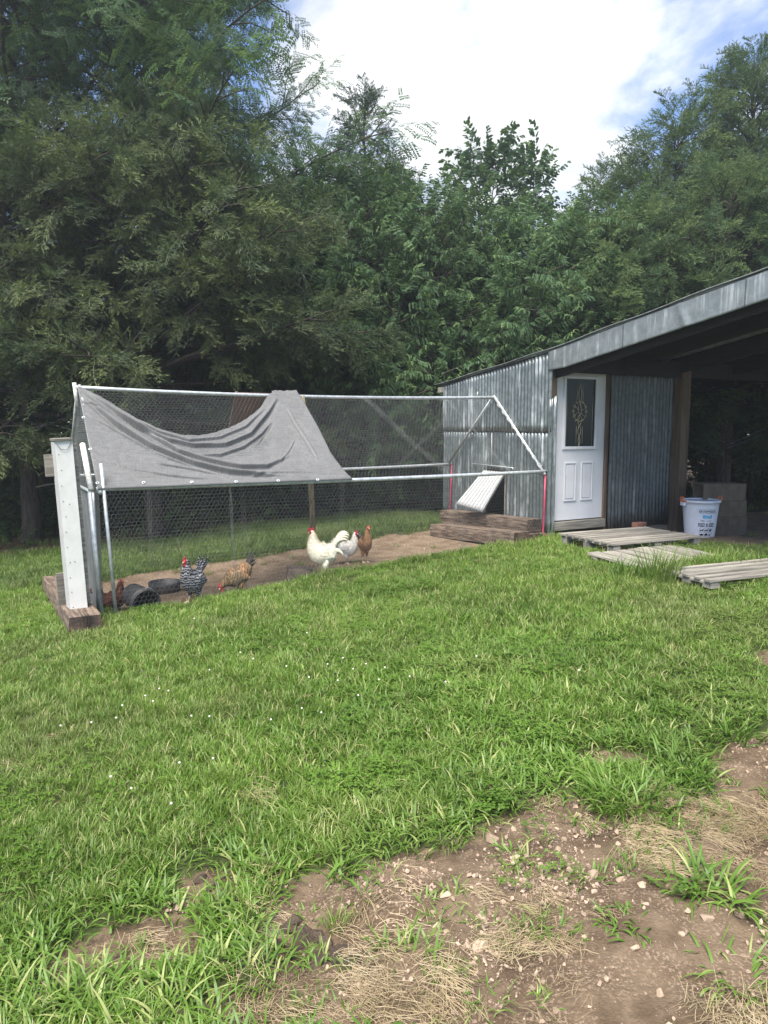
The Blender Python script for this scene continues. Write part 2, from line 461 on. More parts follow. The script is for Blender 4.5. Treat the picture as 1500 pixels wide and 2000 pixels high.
# ------------------------------------------------------------------ mesh helpers
def new_obj(name, me, parent=None, mats=None):
    o = bpy.data.objects.new(name, me)
    COL.objects.link(o)
    if mats:
        for m in (mats if isinstance(mats, (list, tuple)) else [mats]):
            me.materials.append(MAT[m] if isinstance(m, str) else m)
    if parent is not None: o.parent = parent
    return o
def tag(o, label=None, cat=None, group=None, kind=None):
    if label: o['label'] = label
    if cat: o['category'] = cat
    if group: o['group'] = group
    if kind: o['kind'] = kind
    return o
def empty(name, loc=(0, 0, 0), rz=0.0):
    o = bpy.data.objects.new(name, None)
    COL.objects.link(o)
    o.empty_display_size = .1
    o.location = loc
    o.rotation_euler = (0, 0, rz)
    return o
class MB:
    """collects shapes into one mesh"""
    def __init__(self): self.v = []; self.f = []; self.m = []; self.sm = []
    def add(self, vs, fs, mi=0, smooth=False):
        k = len(self.v)
        self.v += [tuple(p) for p in vs]
        self.f += [tuple(i + k for i in q) for q in fs]
        self.m += [mi] * len(fs); self.sm += [smooth] * len(fs)
        return self
    def box(self, lo, hi, mi=0, M=None, jit=0.0):
        x0, y0, z0 = lo; x1, y1, z1 = hi
        vs = [(x0, y0, z0), (x1, y0, z0), (x1, y1, z0), (x0, y1, z0), (x0, y0, z1), (x1, y0, z1), (x1, y1, z1), (x0, y1, z1)]
        if jit: vs = [tuple(c + random.uniform(-jit, jit) for c in p) for p in vs]
        if M is not None: vs = [tuple(M @ Vector(p)) for p in vs]
        return self.add(vs, [(0, 3, 2, 1), (4, 5, 6, 7), (0, 1, 5, 4), (1, 2, 6, 5), (2, 3, 7, 6), (3, 0, 4, 7)], mi)
    def tube(self, pts, rad, n=8, mi=0, cap=True, flat=1.0):
        pts = [Vector(p) for p in pts]
        if not isinstance(rad, (list, tuple, np.ndarray)): rad = [rad] * len(pts)
        vs = []; fs = []
        up = Vector((0, 0, 1))
        prev = None
        for i, p in enumerate(pts):
            d = (pts[min(i + 1, len(pts) - 1)] - pts[max(i - 1, 0)])
            d = d.normalized() if d.length > 1e-9 else Vector((0, 0, 1))
            if prev is None:
                a = d.cross(up) if abs(d.z) < .95 else d.cross(Vector((1, 0, 0)))
            else:
                a = prev - d * prev.dot(d)
            a.normalize(); prev = a
            bb = d.cross(a)
            for j in range(n):
                th = 2 * math.pi * j / n
                vs.append(p + a * (math.cos(th) * rad[i]) + bb * (math.sin(th) * rad[i] * flat))
        for i in range(len(pts) - 1):
            for j in range(n):
                k = (j + 1) % n
                fs.append((i * n + j, i * n + k, (i + 1) * n + k, (i + 1) * n + j))
        if cap:
            fs.append(tuple(range(n - 1, -1, -1)))
            fs.append(tuple((len(pts) - 1) * n + j for j in range(n)))
        return self.add(vs, fs, mi, True)
    def lathe(self, prof, n=32, mi=0, center=(0, 0, 0)):
        vs = []; fs = []
        for r, z in prof:
            for j in range(n):
                th = 2 * math.pi * j / n
                vs.append((center[0] + r * math.cos(th), center[1] + r * math.sin(th), center[2] + z))
        for i in range(len(prof) - 1):
            for j in range(n):
                k = (j + 1) % n
                fs.append((i * n + j, i * n + k, (i + 1) * n + k, (i + 1) * n + j))
        return self.add(vs, fs, mi, True)
    def grid(self, fn, nu, nv, mi=0, smooth=True):
        vs = [fn(i / nu, j / nv) for j in range(nv + 1) for i in range(nu + 1)]
        fs = [(j * (nu + 1) + i, j * (nu + 1) + i + 1, (j + 1) * (nu + 1) + i + 1, (j + 1) * (nu + 1) + i) for j in range(nv) for i in range(nu)]
        return self.add(vs, fs, mi, smooth)
    def ball(self, c, r, mi=0, nu=12, nv=8):
        rx, ry, rz = r if isinstance(r, (tuple, list)) else (r, r, r)
        vs = []; fs = []
        for j in range(nv + 1):
            ph = math.pi * j / nv
            for i in range(nu):
                th = 2 * math.pi * i / nu
                vs.append((c[0] + rx * math.sin(ph) * math.cos(th), c[1] + ry * math.sin(ph) * math.sin(th), c[2] + rz * math.cos(ph)))
        for j in range(nv):
            for i in range(nu):
                k = (i + 1) % nu
                fs.append((j * nu + i, (j + 1) * nu + i, (j + 1) * nu + k, j * nu + k))
        return self.add(vs, fs, mi, True)
    def mesh(self, name):
        me = bpy.data.meshes.new(name)
        me.from_pydata(self.v, [], self.f)
        me.polygons.foreach_set('material_index', self.m)
        me.polygons.foreach_set('use_smooth', self.sm)
        me.update()
        return me
    def build(self, name, mats, parent=None, bevel=0.0, solid=0.0):
        o = new_obj(name, self.mesh(name), parent, mats)
        if solid:
            md = o.modifiers.new('thickness', 'SOLIDIFY'); md.thickness = solid; md.offset = 0
        if bevel:
            md = o.modifiers.new('bevel', 'BEVEL'); md.width = bevel; md.segments = 2; md.limit_method = 'ANGLE'
        return o
def np_mesh(name, V, Fq, mat, parent=None, smooth=False, attrs=None):
    """V (n,3), Fq (m,k) arrays -> one mesh object"""
    me = bpy.data.meshes.new(name)
    me.vertices.add(len(V)); me.vertices.foreach_set('co', np.asarray(V, np.float32).ravel())
    k = Fq.shape[1]
    me.loops.add(Fq.size); me.loops.foreach_set('vertex_index', Fq.astype(np.int32).ravel())
    me.polygons.add(len(Fq))
    me.polygons.foreach_set('loop_start', np.arange(0, Fq.size, k, dtype=np.int32))
    me.update(calc_edges=True)
    if smooth: me.polygons.foreach_set('use_smooth', np.ones(len(Fq), bool))
    for an, av in (attrs or {}).items():
        a = me.attributes.new(an, 'FLOAT', 'POINT'); a.data.foreach_set('value', np.asarray(av, np.float32))
    me.validate()
    return new_obj(name, me, parent, mat)

# ------------------------------------------------------------------ ground
def axis(segs):
    a = []
    for lo, hi, st in segs:
        a.append(np.arange(lo, hi - 1e-6, st))
    a.append([segs[-1][1]])
    return np.concatenate(a)
gx = axis([(-70, -20, 5), (-20, -8, 1), (-8, -3.2, .2), (-3.2, 3.4, .035), (3.4, 9, .2), (9, 20, 1), (20, 70, 5)])
gy = axis([(-20, 0, 2), (0, 1.2, .2), (1.2, 4.6, .032), (4.6, 8, .08), (8, 14, .12), (14, 26, .6), (26, 96, 5)])
X, Y = np.meshgrid(gx, gy)
Z = H(X, Y)
nx, ny = len(gx), len(gy)
ii = np.arange(nx * ny).reshape(ny, nx)
FQ = np.stack([ii[:-1, :-1], ii[:-1, 1:], ii[1:, 1:], ii[1:, :-1]], -1).reshape(-1, 4)
VV = np.stack([X, Y, Z], -1).reshape(-1, 3)
def soft(polys, x, y, amp=.07, f=5.0, r=.04):
    m = 0
    for dx, dy in ((0, 0), (r, 0), (-r, 0), (0, r), (0, -r)): m = m + mask(polys, x + dx, y + dy, amp, f) / 5.0
    return m
xf, yf = VV[:, 0], VV[:, 1]
a_dirt = soft(DIRT, xf, yf)
a_pen = soft([PEN, SHEDFLOOR], xf, yf, .08, 3, .07)
a_lit = soft([WOOD], xf, yf, .35, 1.0, .25)
ground = np_mesh('ground', VV, FQ, 'ground', smooth=True, attrs={'dirt': a_dirt, 'pen': a_pen, 'litter': a_lit})
tag(ground, 'uneven lawn ground with bare gravelly soil patches', 'ground', kind='structure')

# ------------------------------------------------------------------ coop shed
shed = empty('coop_shed', (CX, CY, 0), TH)
tag(shed, 'corrugated metal chicken coop shed with sloping roof over an open bay', 'shed')
RP = [(2.62, 2.225), (0.0, 2.55), (-2.90, 3.03), (-4.6, 3.28)]
def roofz(t):
    return float(np.interp(t, [p[0] for p in RP[::-1]], [p[1] for p in RP[::-1]]))
PITCHC = .0676
def corr_wall(u0, u1, zlo, ztop, amp=.009, rows=10, seed=0, along='t', off=0.0, dent=.004):
    """vertical corrugated sheet in the plane of a wall; ztop(u) is its upper edge"""
    m = MB()
    n = max(8, int((u1 - u0) / PITCHC * 8))
    def fn(a, bb):
        u = u0 + (u1 - u0) * a
        z = zlo + (ztop(u) - zlo) * bb
        d = amp * math.sin(2 * math.pi * u / PITCHC) + off
        d += dent * (float(vnoise(u * 3 + seed * 7, z * 2.5, seed)) - .5) * 2
        return (-d, u, z) if along == 't' else (u, -d, z)
    return m.grid(fn, n, rows)
LAP = 1.52
pop_t0, pop_t1, pop_z0, pop_z1 = .90, 1.36, .30, .97
edges_t = [2.43, 1.83, 1.36, .90, .42, -.005]
for k in range(5):                                        # lower row, hung round the pop hole
    t1, t0 = edges_t[k], edges_t[k + 1]
    zlo = pop_z1 if k == 2 else .20
    corr_wall(t0 - .02, t1 + .01, zlo, lambda u: LAP + .03, seed=k, off=-.004 + .002 * (k % 2), along='t').build('wall_sheet', 'galvanised_sheet', shed, solid=.0015)
ue = [2.44, 1.76, 1.08, .42, -.012]
for k in range(4):
    t1, t0 = ue[k], ue[k + 1]
    corr_wall(t0 - .02, t1 + .01, LAP, lambda u: roofz(u) - .02, seed=20 + k, off=.009 + .002 * (k % 2), along='t').build('wall_sheet', 'galvanised_sheet', shed, solid=.0015)
m = MB()
for u in np.arange(.05, 2.4, PITCHC * 3):
    m.ball((-.02, u, LAP + .03), .005, 0, 6, 4)
m.build('screw_row', 'screw_metal', shed)['kind'] = 'stuff'
# front wall: corner return, dark boards, door, ribbed sheet, post
corr_wall(-.03, .105, .17, lambda u: 1.93 + .5 * (u + .03), seed=40, along='s', off=.012).build('corner_sheet', 'galvanised_sheet', shed, solid=.0015)
MB().box((.0, .02, 1.6), (.11, .05, roofz(0) - .06)).build('corner_board', 'dark_wood', shed)
MB().box((.02, .012, 0.05), (.115, .10, 2.44)).build('corner_stud', 'wood_post', shed)
MB().box((-.015, -.03, .0), (.085, .06, .2)).build('corner_footing', 'wood_grey', shed)
corr_wall(1.045, 2.30, .185, lambda u: 2.44, seed=50, along='s', off=.02, dent=.008).build('front_sheet_shaded', 'front_sheet_shaded', shed, solid=.0015)
MB().box((1.02, .01, .05), (1.06, .1, 2.44)).build('door_jamb', 'wood_post', shed)
MB().box((.11, .0, .22), (1.05, .14, .335)).build('door_sill', 'wood_grey', shed, bevel=.006)
MB().box((.1, .03, 2.385), (1.06, .1, 2.46)).build('door_header', 'dark_wood', shed)
MB().box((1.9, .0, .06), (2.36, .12, .19)).build('sill_beam', 'wood_grey', shed)
# coop body behind the sheets
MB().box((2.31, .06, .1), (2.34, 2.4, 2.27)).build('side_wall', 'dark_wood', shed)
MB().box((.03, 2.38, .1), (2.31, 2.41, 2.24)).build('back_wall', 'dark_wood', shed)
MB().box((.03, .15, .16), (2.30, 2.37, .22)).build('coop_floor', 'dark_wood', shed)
for u in (.45, 1.6, 2.3): MB().box((.02, u, .2), (.06, u + .04, roofz(u) - .06)).build('stud', 'rafter_wood', shed)
# door with leaded glass
dn = empty('door', (0, 0, 0)); dn.parent = shed
m = MB()
D0, D1, DZ0, DZ1, DT = .11, 1.02, .35, 2.38, .055
gs0, gs1, gz0, gz1 = .275, .855, 1.30, 2.24
m.box((D0, DT, DZ0), (gs0, DT + .045, DZ1)); m.box((gs1, DT, DZ0), (D1, DT + .045, DZ1))
m.box((gs0, DT, DZ0), (gs1, DT + .045, gz0)); m.box((gs0, DT, gz1), (gs1, DT + .045, DZ1))
m.build('door_slab', 'door_white', dn)
def ring_frame(m, s0, s1, z0, z1, wd, t0, t1):
    m.box((s0, t0, z0), (s0 + wd, t1, z1)); m.box((s1 - wd, t0, z0), (s1, t1, z1))
    m.box((s0 + wd, t0, z0), (s1 - wd, t1, z0 + wd)); m.box((s0 + wd, t0, z1 - wd), (s1 - wd, t1, z1))
m = MB(); ring_frame(m, gs0 - .012, gs1 + .012, gz0 - .012, gz1 + .012, .04, DT - .022, DT + .002)
m.build('window_frame', 'door_white', dn, bevel=.006)
MB().box((gs0 + .02, DT + .008, gz0 + .02), (gs1 - .02, DT + .016, gz1 - .02)).build('glass_pane', 'door_glass', dn)
m = MB()
gc = (gs0 + gs1) / 2; gzc = (gz0 + gz1) / 2 - .01
T = DT + .004
for s in (gs0 + .06, gs1 - .06): m.tube([(s, T, gz0 + .03), (s, T, gz1 - .03)], .0028, 4)
for s in (gc - .055, gc + .055): 
    m.tube([(s, T, gz1 - .09), (s, T, gzc + .16)], .003, 4); m.tube([(s, T, gz0 + .07), (s, T, gzc - .16)], .003, 4)
for z0, z1, wv in ((gzc + .12, gzc + .40, .028), (gzc - .02, gzc + .14, .03), (gzc - .16, gzc + .0, .034), (gzc - .30, gzc - .15, .026), (gz0 + .03, gzc - .29, .016)):
    for sg in (-1, 1):
        m.tube([(gc + sg * wv * math.sin(math.pi * k / 8), T, z0 + (z1 - z0) * k / 8) for k in range(9)], .0032, 4)
for k in range(12):
    a = 2 * math.pi * k / 12
    ctr = (gc + .115 * math.cos(a), T, gzc + .03 + .13 * math.sin(a))
    m.tube([(ctr[0] + .022 * math.cos(j * math.pi / 4 + a), T, ctr[2] + .016 * math.sin(j * math.pi / 4)) for j in range(9)], .003, 4, cap=False)
m.tube([(gc + .115 * math.cos(a), T, gzc + .03 + .13 * math.sin(a)) for a in np.linspace(0, 2 * math.pi, 33)], .003, 4, cap=False)
for a in np.linspace(.4, 2 * math.pi + .4, 7)[:-1]:
    m.tube([(gc + r * math.cos(a), T, gzc + .03 + r * math.sin(a) * 1.1) for r in (.02, .07, .11)], .003, 4)
m.build('glass_caming', 'came_metal', dn)
for s0, s1 in ((.31, .52), (.61, .82)):
    m = MB(); ring_frame(m, s0, s1, .60, 1.12, .02, DT - .016, DT + .001)
    m.box((s0 + .036, DT - .012, .636), (s1 - .036, DT + .001, 1.084))
    p = m.build('panel_moulding', 'door_white', dn, bevel=.004)
# flap of the pop hole
fl0, fl1 = on(951, 918, 's', 0), on(992, 922, 's', 0)
ft0, ft1 = pop_t1 - .02, pop_t0 - .04
b0 = np.array([-.50, ft0 + .02, .50]); b1 = np.array([-.40, ft1 + .02, .43])
a0 = np.array([-.035, ft0, .965]); a1 = np.array([-.035, ft1, .96])
def flapf(u, v):
    p = (a0 * (1 - u) + a1 * u) * (1 - v) + (b0 * (1 - u) + b1 * u) * v
    nrm = np.cross(a1 - a0, b0 - a0); nrm = nrm / np.linalg.norm(nrm)
    return tuple(p + nrm * .05 * math.exp(-((((u * 8) % 1.0) - .5) / .2) ** 2))
fo = MB().grid(flapf, 128, 10).build('pop_door_flap', 'flap_white', shed, solid=.003)
fo['label'] = 'white ribbed flap propped open over the pop hole'
rod = MB().tube([(-.03, 1.63, 1.04), (-.03, 1.15, 1.035), (-.03, .69, 1.025), (-.03, .685, .99)], .009, 6)
rod.build('hanging_rod', 'pipe', shed)
MB().tube([(-.03, 1.17, 1.04), (-.03, 1.175, 1.5)], .004, 5).build('pull_cord', 'tag_white', shed)
m = MB(); m.box((.0, pop_t0 - .03, .25), (.05, pop_t0, 1.0)); m.box((.0, pop_t1, .25), (.05, pop_t1 + .03, 1.0)); m.box((.0, pop_t0, .25), (.05, pop_t1, .29))
m.build('pop_hole_frame', 'wood_post', shed)
# roof
NS = 9
SW = .78
def roof_path(n=24):
    ts = np.linspace(2.62, -4.6, n)
    return [(t, roofz(t)) for t in ts]
rp = roof_path()
for k in range(NS):
    s0, s1 = -.03 + k * SW, -.03 + (k + 1) * SW + .04
    n = int((s1 - s0) / PITCHC * 6)
    def fn(a, bb, s0=s0, s1=s1, k=k):
        s = s0 + (s1 - s0) * a
        i = bb * (len(rp) - 1); j = min(int(i), len(rp) - 2); q = i - j
        t = rp[j][0] * (1 - q) + rp[j + 1][0] * q; z = rp[j][1] * (1 - q) + rp[j + 1][1] * q
        return (s, t, z + .008 * math.sin(2 * math.pi * s / PITCHC) + .0025 * (k % 2))
    MB().grid(fn, n, len(rp) - 1).build('roof_sheet', 'roof_sheet', shed, solid=.0015)
def sloped(s0, s1, top, depth, t0=2.55, t1=-4.55, n=14):
    m = MB()
    ts = np.linspace(t0, t1, n)
    vs = []; fs = []
    for t in ts:
        z = roofz(t) - top
        vs += [(s0, t, z), (s1, t, z), (s1, t, z - depth), (s0, t, z - depth)]
    for i in range(n - 1):
        for j in range(4):
            fs.append((i * 4 + j, i * 4 + (j + 1) % 4, (i + 1) * 4 + (j + 1) % 4, (i + 1) * 4 + j))
    fs += [(3, 2, 1, 0), tuple((n - 1) * 4 + j for j in range(4))]
    return m.add(vs, fs)
for s in (.075, 1.15, 2.27, 3.4, 4.5, 5.6, 6.7):
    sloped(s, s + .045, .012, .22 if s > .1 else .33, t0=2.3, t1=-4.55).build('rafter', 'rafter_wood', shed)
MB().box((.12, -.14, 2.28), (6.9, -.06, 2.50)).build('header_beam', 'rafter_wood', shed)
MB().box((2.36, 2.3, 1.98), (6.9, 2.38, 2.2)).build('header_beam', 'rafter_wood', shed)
# rim: flat galvanised fascia along the rake, in three lapped lengths with dents
fseg = [(.03, -1.25), (-1.2, -2.75), (-2.7, -4.62)]
for k, (ta, tb) in enumerate(fseg):
    def fn(a, bb, ta=ta, tb=tb, k=k):
        t = ta + (tb - ta) * a
        zt = roofz(t) - .012
        z = zt - .265 * bb * (1 - .12 * (t > -.3) * (t + .3) / .33)
        d = .012 * (float(fbm(t * 2.2 + 5 * k, z * 3, 60 + k, 3)) - .5) * 2
        d += .016 * math.exp(-((t + 1.95 + .1 * bb) / .05) ** 2) + .010 * math.exp(-((t + 1.05 - .25 * bb) / .05) ** 2)
        return (-.035 - .003 * k - d * (.4 + .6 * bb), t, z)
    MB().grid(fn, 70, 12).build('fascia', 'fascia_sheet', shed, solid=.0015)
m = MB()
n = 16
def trimf(a, bb):
    t = 2.66 + (-4.62 - 2.66) * a
    return (-.055 + .075 * bb, t, roofz(t) + .018 + .006 * math.sin(t * 5))
MB().grid(trimf, 60, 1).build('drip_edge', 'roof_sheet', shed, solid=.008)
MB().box((-.04, 2.44, 2.12), (1.6, 2.56, 2.20)).build('eave_board', 'wood_grey', shed)
# posts
pb = on(1318, 1037, 't', -.02)
m = MB(); m.box((2.29, -.17, .0), (2.46, .0, 2.42), jit=.004); m.build('post', 'wood_post', shed, bevel=.01)
for s, t in ((6.6, -4.2), (.3, -4.25), (6.6, 2.2), (6.6, -.1)):
    MB().box((s, t, -.1), (s + .15, t + .15, roofz(t) - .2)).build('post', 'wood_post', shed, bevel=.008)

# ------------------------------------------------------------------ railway ties
def tie(label, s0, s1, t0, t1, z0, z1, seed, tilt=0.0, group='old railway ties'):
    rs = np.random.default_rng(seed)
    m = MB()
    n = 26
    vs = []; fs = []
    k8 = 12
    cx, cz = (s0 + s1) / 2, (z1 - z0) / 2
    hw, hh = (s1 - s0) / 2, (z1 - z0) / 2
    for i in range(n + 1):
        t = t0 + (t1 - t0) * i / n
        for j in range(k8):
            a = 2 * math.pi * (j + .5) / k8
            q = max(abs(math.cos(a)), abs(math.sin(a)))
            x = math.cos(a) / q * hw * (1 - .06 * (abs(math.cos(a)) < .8 and abs(math.sin(a)) < .8))
            z = math.sin(a) / q * hh
            e = 1 - .03 * (i in (0, n))
            w_ = (float(fbm(t * 2.5 + seed, j * .9, seed, 3)) - .5) * .035
            vs.append((x * e * (1 + w_), t - (t0 + t1) / 2, z * e * (1 + w_ * 1.5) + hh))
    for i in range(n):
        for j in range(k8):
            fs.append((i * k8 + j, i * k8 + (j + 1) % k8, (i + 1) * k8 + (j + 1) % k8, (i + 1) * k8 + j))
    m.add(vs, fs, 0, False)
    m.add([vs[j] for j in range(k8)], [tuple(range(k8 - 1, -1, -1))], 1)
    m.add([vs[n * k8 + j] for j in range(k8)], [tuple(range(k8))], 1)
    o = m.build('railway_tie', ['tie_wood', 'tie_end'])
    p = to_world(cx, (t0 + t1) / 2, z0)
    o.location = p; o.rotation_euler = (tilt, 0, TH)
    # splits in the near end
    mm = MB()
    for q in range(3):
        x = rs.uniform(-.6, .6) * hw
        mm.box((x - .006, -(t1 - t0) / 2 - .006, hh * 2 - .05 - rs.uniform(0, .1)), (x + .006, -(t1 - t0) / 2 + rs.uniform(.12, .3), hh * 2 + .001), jit=.002)
    c = mm.build('crack', 'tie_end', o); c['kind'] = 'stuff'
    return tag(o, label, 'railway tie', group)
tie('brown railway tie stacked on top below the pop hole', -.30, -.05, .05, 2.08, .185, .355, 3, -.035)
tie('brown railway tie at the foot of the step below the pop hole', -.60, -.34, -.06, 1.9, .02, .20, 4, -.06)
tie('dark railway tie buried behind the lower step', -.33, -.06, -.02, 2.0, .0, .185, 5, -.03)
gz = GL(-5.75, .8)
tie('cracked railway tie under the tall white boxed post', -5.88, -5.60, -.52, 2.1, GL(-5.75, .3) - .05, GL(-5.75, .3) + .13, 6, -.04)

# ------------------------------------------------------------------ chicken run
run = empty('chicken_run', (CX, CY, 0), TH)
tag(run, 'long ridge-roofed chicken run of steel pipe and hexagon wire netting', 'chicken run')
L0 = -5.49; ZR = 1.01; ZD = 2.0; TF, TM, TB = .053, 1.132, 2.211
def ridge_z(s):
    k = s / L0
    return ZD - .05 * 4 * k * (1 - k) * .9
def rail(name, pts, r=.021, mat='pipe'): return MB().tube(pts, r, 10).build(name, mat, run)
ss = np.linspace(L0 - .05, .02, 14)
rail('ridge_rail', [(s, TM, ridge_z(s)) for s in ss], .022)
rail('side_rail', [(s, TF, ZR - .012 * math.sin(math.pi * s / L0)) for s in np.linspace(L0 - .03, .03, 14)], .023)
rail('side_rail', [(s, TB, ZR - .03 * math.sin(math.pi * s / L0)) for s in np.linspace(L0 - .03, .0, 14)])
for s in (-.04, L0):
    rail('end_rafter', [(s, TF - .03, ZR - .04), (s, TM, ZD + .02)], .02)
    rail('end_rafter', [(s - .02, TB + .02, ZR), (s - .02, TM, ZD)], .017)
rail('ridge_cap_pipe', [(L0 - .03, TM, ZD - .2), (L0 - .05, TM, ZD + .05)], .02, 'white_tape')
# taped lower end of the rafter by the white post
rail('taped_pipe', [(L0 - .08, TF + .42, 1.42), (L0 - .07, TF + .05, 1.0)], .027, 'white_tape')
rail('leg', [(L0 + .02, TF - .01, 1.25), (L0 + .10, TF - .02, GL(L0, TF) - .1)], .017)
rail('leg', [(L0 - .09, TF, ZR - .03), (L0 - .03, TF, GL(L0, TF) - .1)], .022)
rail('leg', [(L0, TB, ZR), (L0, TB, GL(L0, TB) - .1)])
for t, z1 in ((TF, .97), (TB, 1.0)):
    lg = rail('leg', [(-.015 if t == TB else -.03, t - .02, z1), (-.03, t - .015, .5), (-.05, t - .02, .22 if t == TF else .1), (-.02, t - .08 if t == TF else t, GL(0, t) - .02)], .014, 'pink_tape')
    lg['label'] = 'leg wrapped in pink tape'
# wooden prop under the ridge
wp = MB().tube([(-2.96, TM, 1.97), (-2.75, TM + .25, .9), (-2.62, TM + .45, GL(-2.6, TM + .45) - .05)], [.032, .035, .038], 9).build('wooden_prop', 'pole_wood', run)
m = MB()
for k in range(7):
    a = random.uniform(0, 6.28)
    m.tube([(-.33, TM, ridge_z(-.33) + .01), (-.33 + .05 * math.cos(a), TM + .02 * math.sin(a), ridge_z(-.33) + .01 + .07 * math.sin(a * 1.7))], .004, 4)
m.build('tie_wire', 'tag_white', run)
m = MB()
for k in range(9):
    q = .08 + k * .1
    p = (-.04, TF + (TM - TF) * q, ZR + (ZD - ZR) * q)
    m.tube([(p[0] + .03 * math.cos(a), p[1] + .025 * math.sin(a), p[2] + .03 * math.sin(a)) for a in np.linspace(0, 6.28, 9)], .003, 4)
m.build('wire_twists', 'tag_white', run)['kind'] = 'stuff'

def netting(name, P0, U, V, wu, hv, cell=.045, rad=.00105, seed=0, sag=.02, keep=None, seams=()):
    """hexagon wire between P0, P0+U*wu and P0+V*hv, each wire a three-sided rod"""
    P0, U, V = (np.array(q, float) for q in (P0, U, V))
    N_ = np.cross(U, V); N_ /= np.linalg.norm(N_)
    e = cell / math.sqrt(3)
    nu = int(wu / cell) + 2; nv = int(hv / (1.5 * e)) + 2
    I, J = np.meshgrid(np.arange(nu), np.arange(nv))
    cu = (I + .5 * (J % 2)) * cell; cv = J * 1.5 * e
    A = []; B = []
    def pt(k):
        a = math.pi / 6 + k * math.pi / 3
        return cu + e * math.cos(a), cv + e * math.sin(a)
    for k in (0, 1, 5):
        a = pt(k); c = pt((k + 1) % 6)
        A.append(np.stack(a, -1).reshape(-1, 2)); B.append(np.stack(c, -1).reshape(-1, 2))
    A = np.concatenate(A); B = np.concatenate(B)
    extra = []
    for (u0, v0, u1, v1, w_) in seams:                    # overlapping selvage edges
        n = 36
        for off in (-w_, -w_ * .4, 0, w_ * .6, w_):
            k = np.linspace(0, 1, n)
            jl = (RNG.random(n) - .5) * .012
            pu = u0 + (u1 - u0) * k + off + jl; pv = v0 + (v1 - v0) * k
            extra.append(np.stack([pu[:-1], pv[:-1], pu[1:], pv[1:]], -1))
    if extra:
        ex = np.concatenate(extra); A = np.concatenate([A, ex[:, :2]]); B = np.concatenate([B, ex[:, 2:]])
    ok = (A >= 0).all(1) & (B >= 0).all(1) & (A[:, 0] <= wu) & (B[:, 0] <= wu) & (A[:, 1] <= hv) & (B[:, 1] <= hv)
    if keep is not None:
        mid = (A + B) / 2; ok &= keep(mid[:, 0], mid[:, 1])
    A, B = A[ok], B[ok]
    def p3(q):
        u, v = q[:, 0], q[:, 1]
        du = (fbm(u * 1.7, v * 1.7, seed) - .5) * .05; dv = (fbm(u * 1.7 + 9, v * 1.7, seed + 1) - .5) * .04
        edge = np.minimum(np.minimum(u, wu - u), np.minimum(v, hv - v)); edge = np.clip(edge / .3, 0, 1)
        dn_ = (fbm(u * 1.1, v * 1.3, seed + 2) - .5) * 2 * sag
        return P0 + np.outer(u + du * edge, U) + np.outer(v + dv * edge, V) + np.outer(dn_ * edge, N_)
    a3, b3 = p3(A), p3(B)
    d = b3 - a3; d /= np.linalg.norm(d, axis=1)[:, None] + 1e-9
    s1 = np.cross(d, N_); s1 /= np.linalg.norm(s1, axis=1)[:, None] + 1e-9
    n1_ = np.cross(s1, d)
    ring = []
    for k in range(3):
        a = 2 * math.pi * k / 3
        off = s1 * math.cos(a) * rad + n1_ * math.sin(a) * rad
        ring += [a3 + off, b3 + off]
    V6 = np.stack(ring, 1).reshape(-1, 3)
    base = np.arange(len(a3))[:, None] * 6
    fq = np.concatenate([base + np.array(q) for q in ([0, 1, 3, 2], [2, 3, 5, 4], [4, 5, 1, 0])])
    return np_mesh(name, V6, fq, 'wire', run)
LEN = -L0
g0 = GL(L0, TF); g1 = GL(0, TF)
hfront = ZR - min(g0, g1)
def keep_front(u, v):
    return (ZR - v) > (g0 + (g1 - g0) * u / LEN) - .02
netting('wire_netting', (L0, TF - .015, ZR), (1, 0, 0), (0, -.02, -1), LEN, hfront, seed=1, keep=keep_front, seams=[(3.9, 0, 4.25, 1.2, .03), (1.25, 0, 1.3, 1.2, .01)])
SL = math.hypot(TM - TF, ZD - ZR)
vs_ = ((TM - TF) / SL, (ZD - ZR) / SL)
netting('wire_netting', (L0, TF, ZR), (1, 0, 0), (0, vs_[0], vs_[1]), LEN, SL - .02, seed=5, sag=.025, seams=[(3.95, 0, 3.35, SL, .04), (4.9, 0, 4.6, SL, .02)])
netting('wire_netting', (L0, TB, ZR), (1, 0, 0), (0, -vs_[0], vs_[1]), LEN, SL - .02, seed=9, sag=.03, seams=[(1.6, 0, 1.2, SL, .03), (4.5, 0, 5.0, SL, .03)])
gb0 = GL(L0, TB); gb1 = GL(0, TB)
netting('wire_netting', (L0, TB + .01, ZR), (1, 0, 0), (0, .0, -1), LEN, ZR - min(gb0, gb1), seed=13, keep=lambda u, v: (ZR - v) > gb0 + (gb1 - gb0) * u / LEN - .02, seams=[(2.1, 0, 2.15, 1.2, .03), (3.6, 0, 3.6, 1.2, .03), (.9, 0, .9, 1.2, .02)])
def keep_end(u, v):
    top = np.where(u < TM - TF, ZR + (ZD - ZR) * u / (TM - TF), ZD - (ZD - ZR) * (u - (TM - TF)) / (TB - TM))
    return v + gb0 < top
netting('wire_netting', (L0 - .01, TF, gb0), (0, 1, 0), (0, 0, 1), TB - TF, ZD - gb0, seed=17, cell=.026, rad=.0012, keep=keep_end)
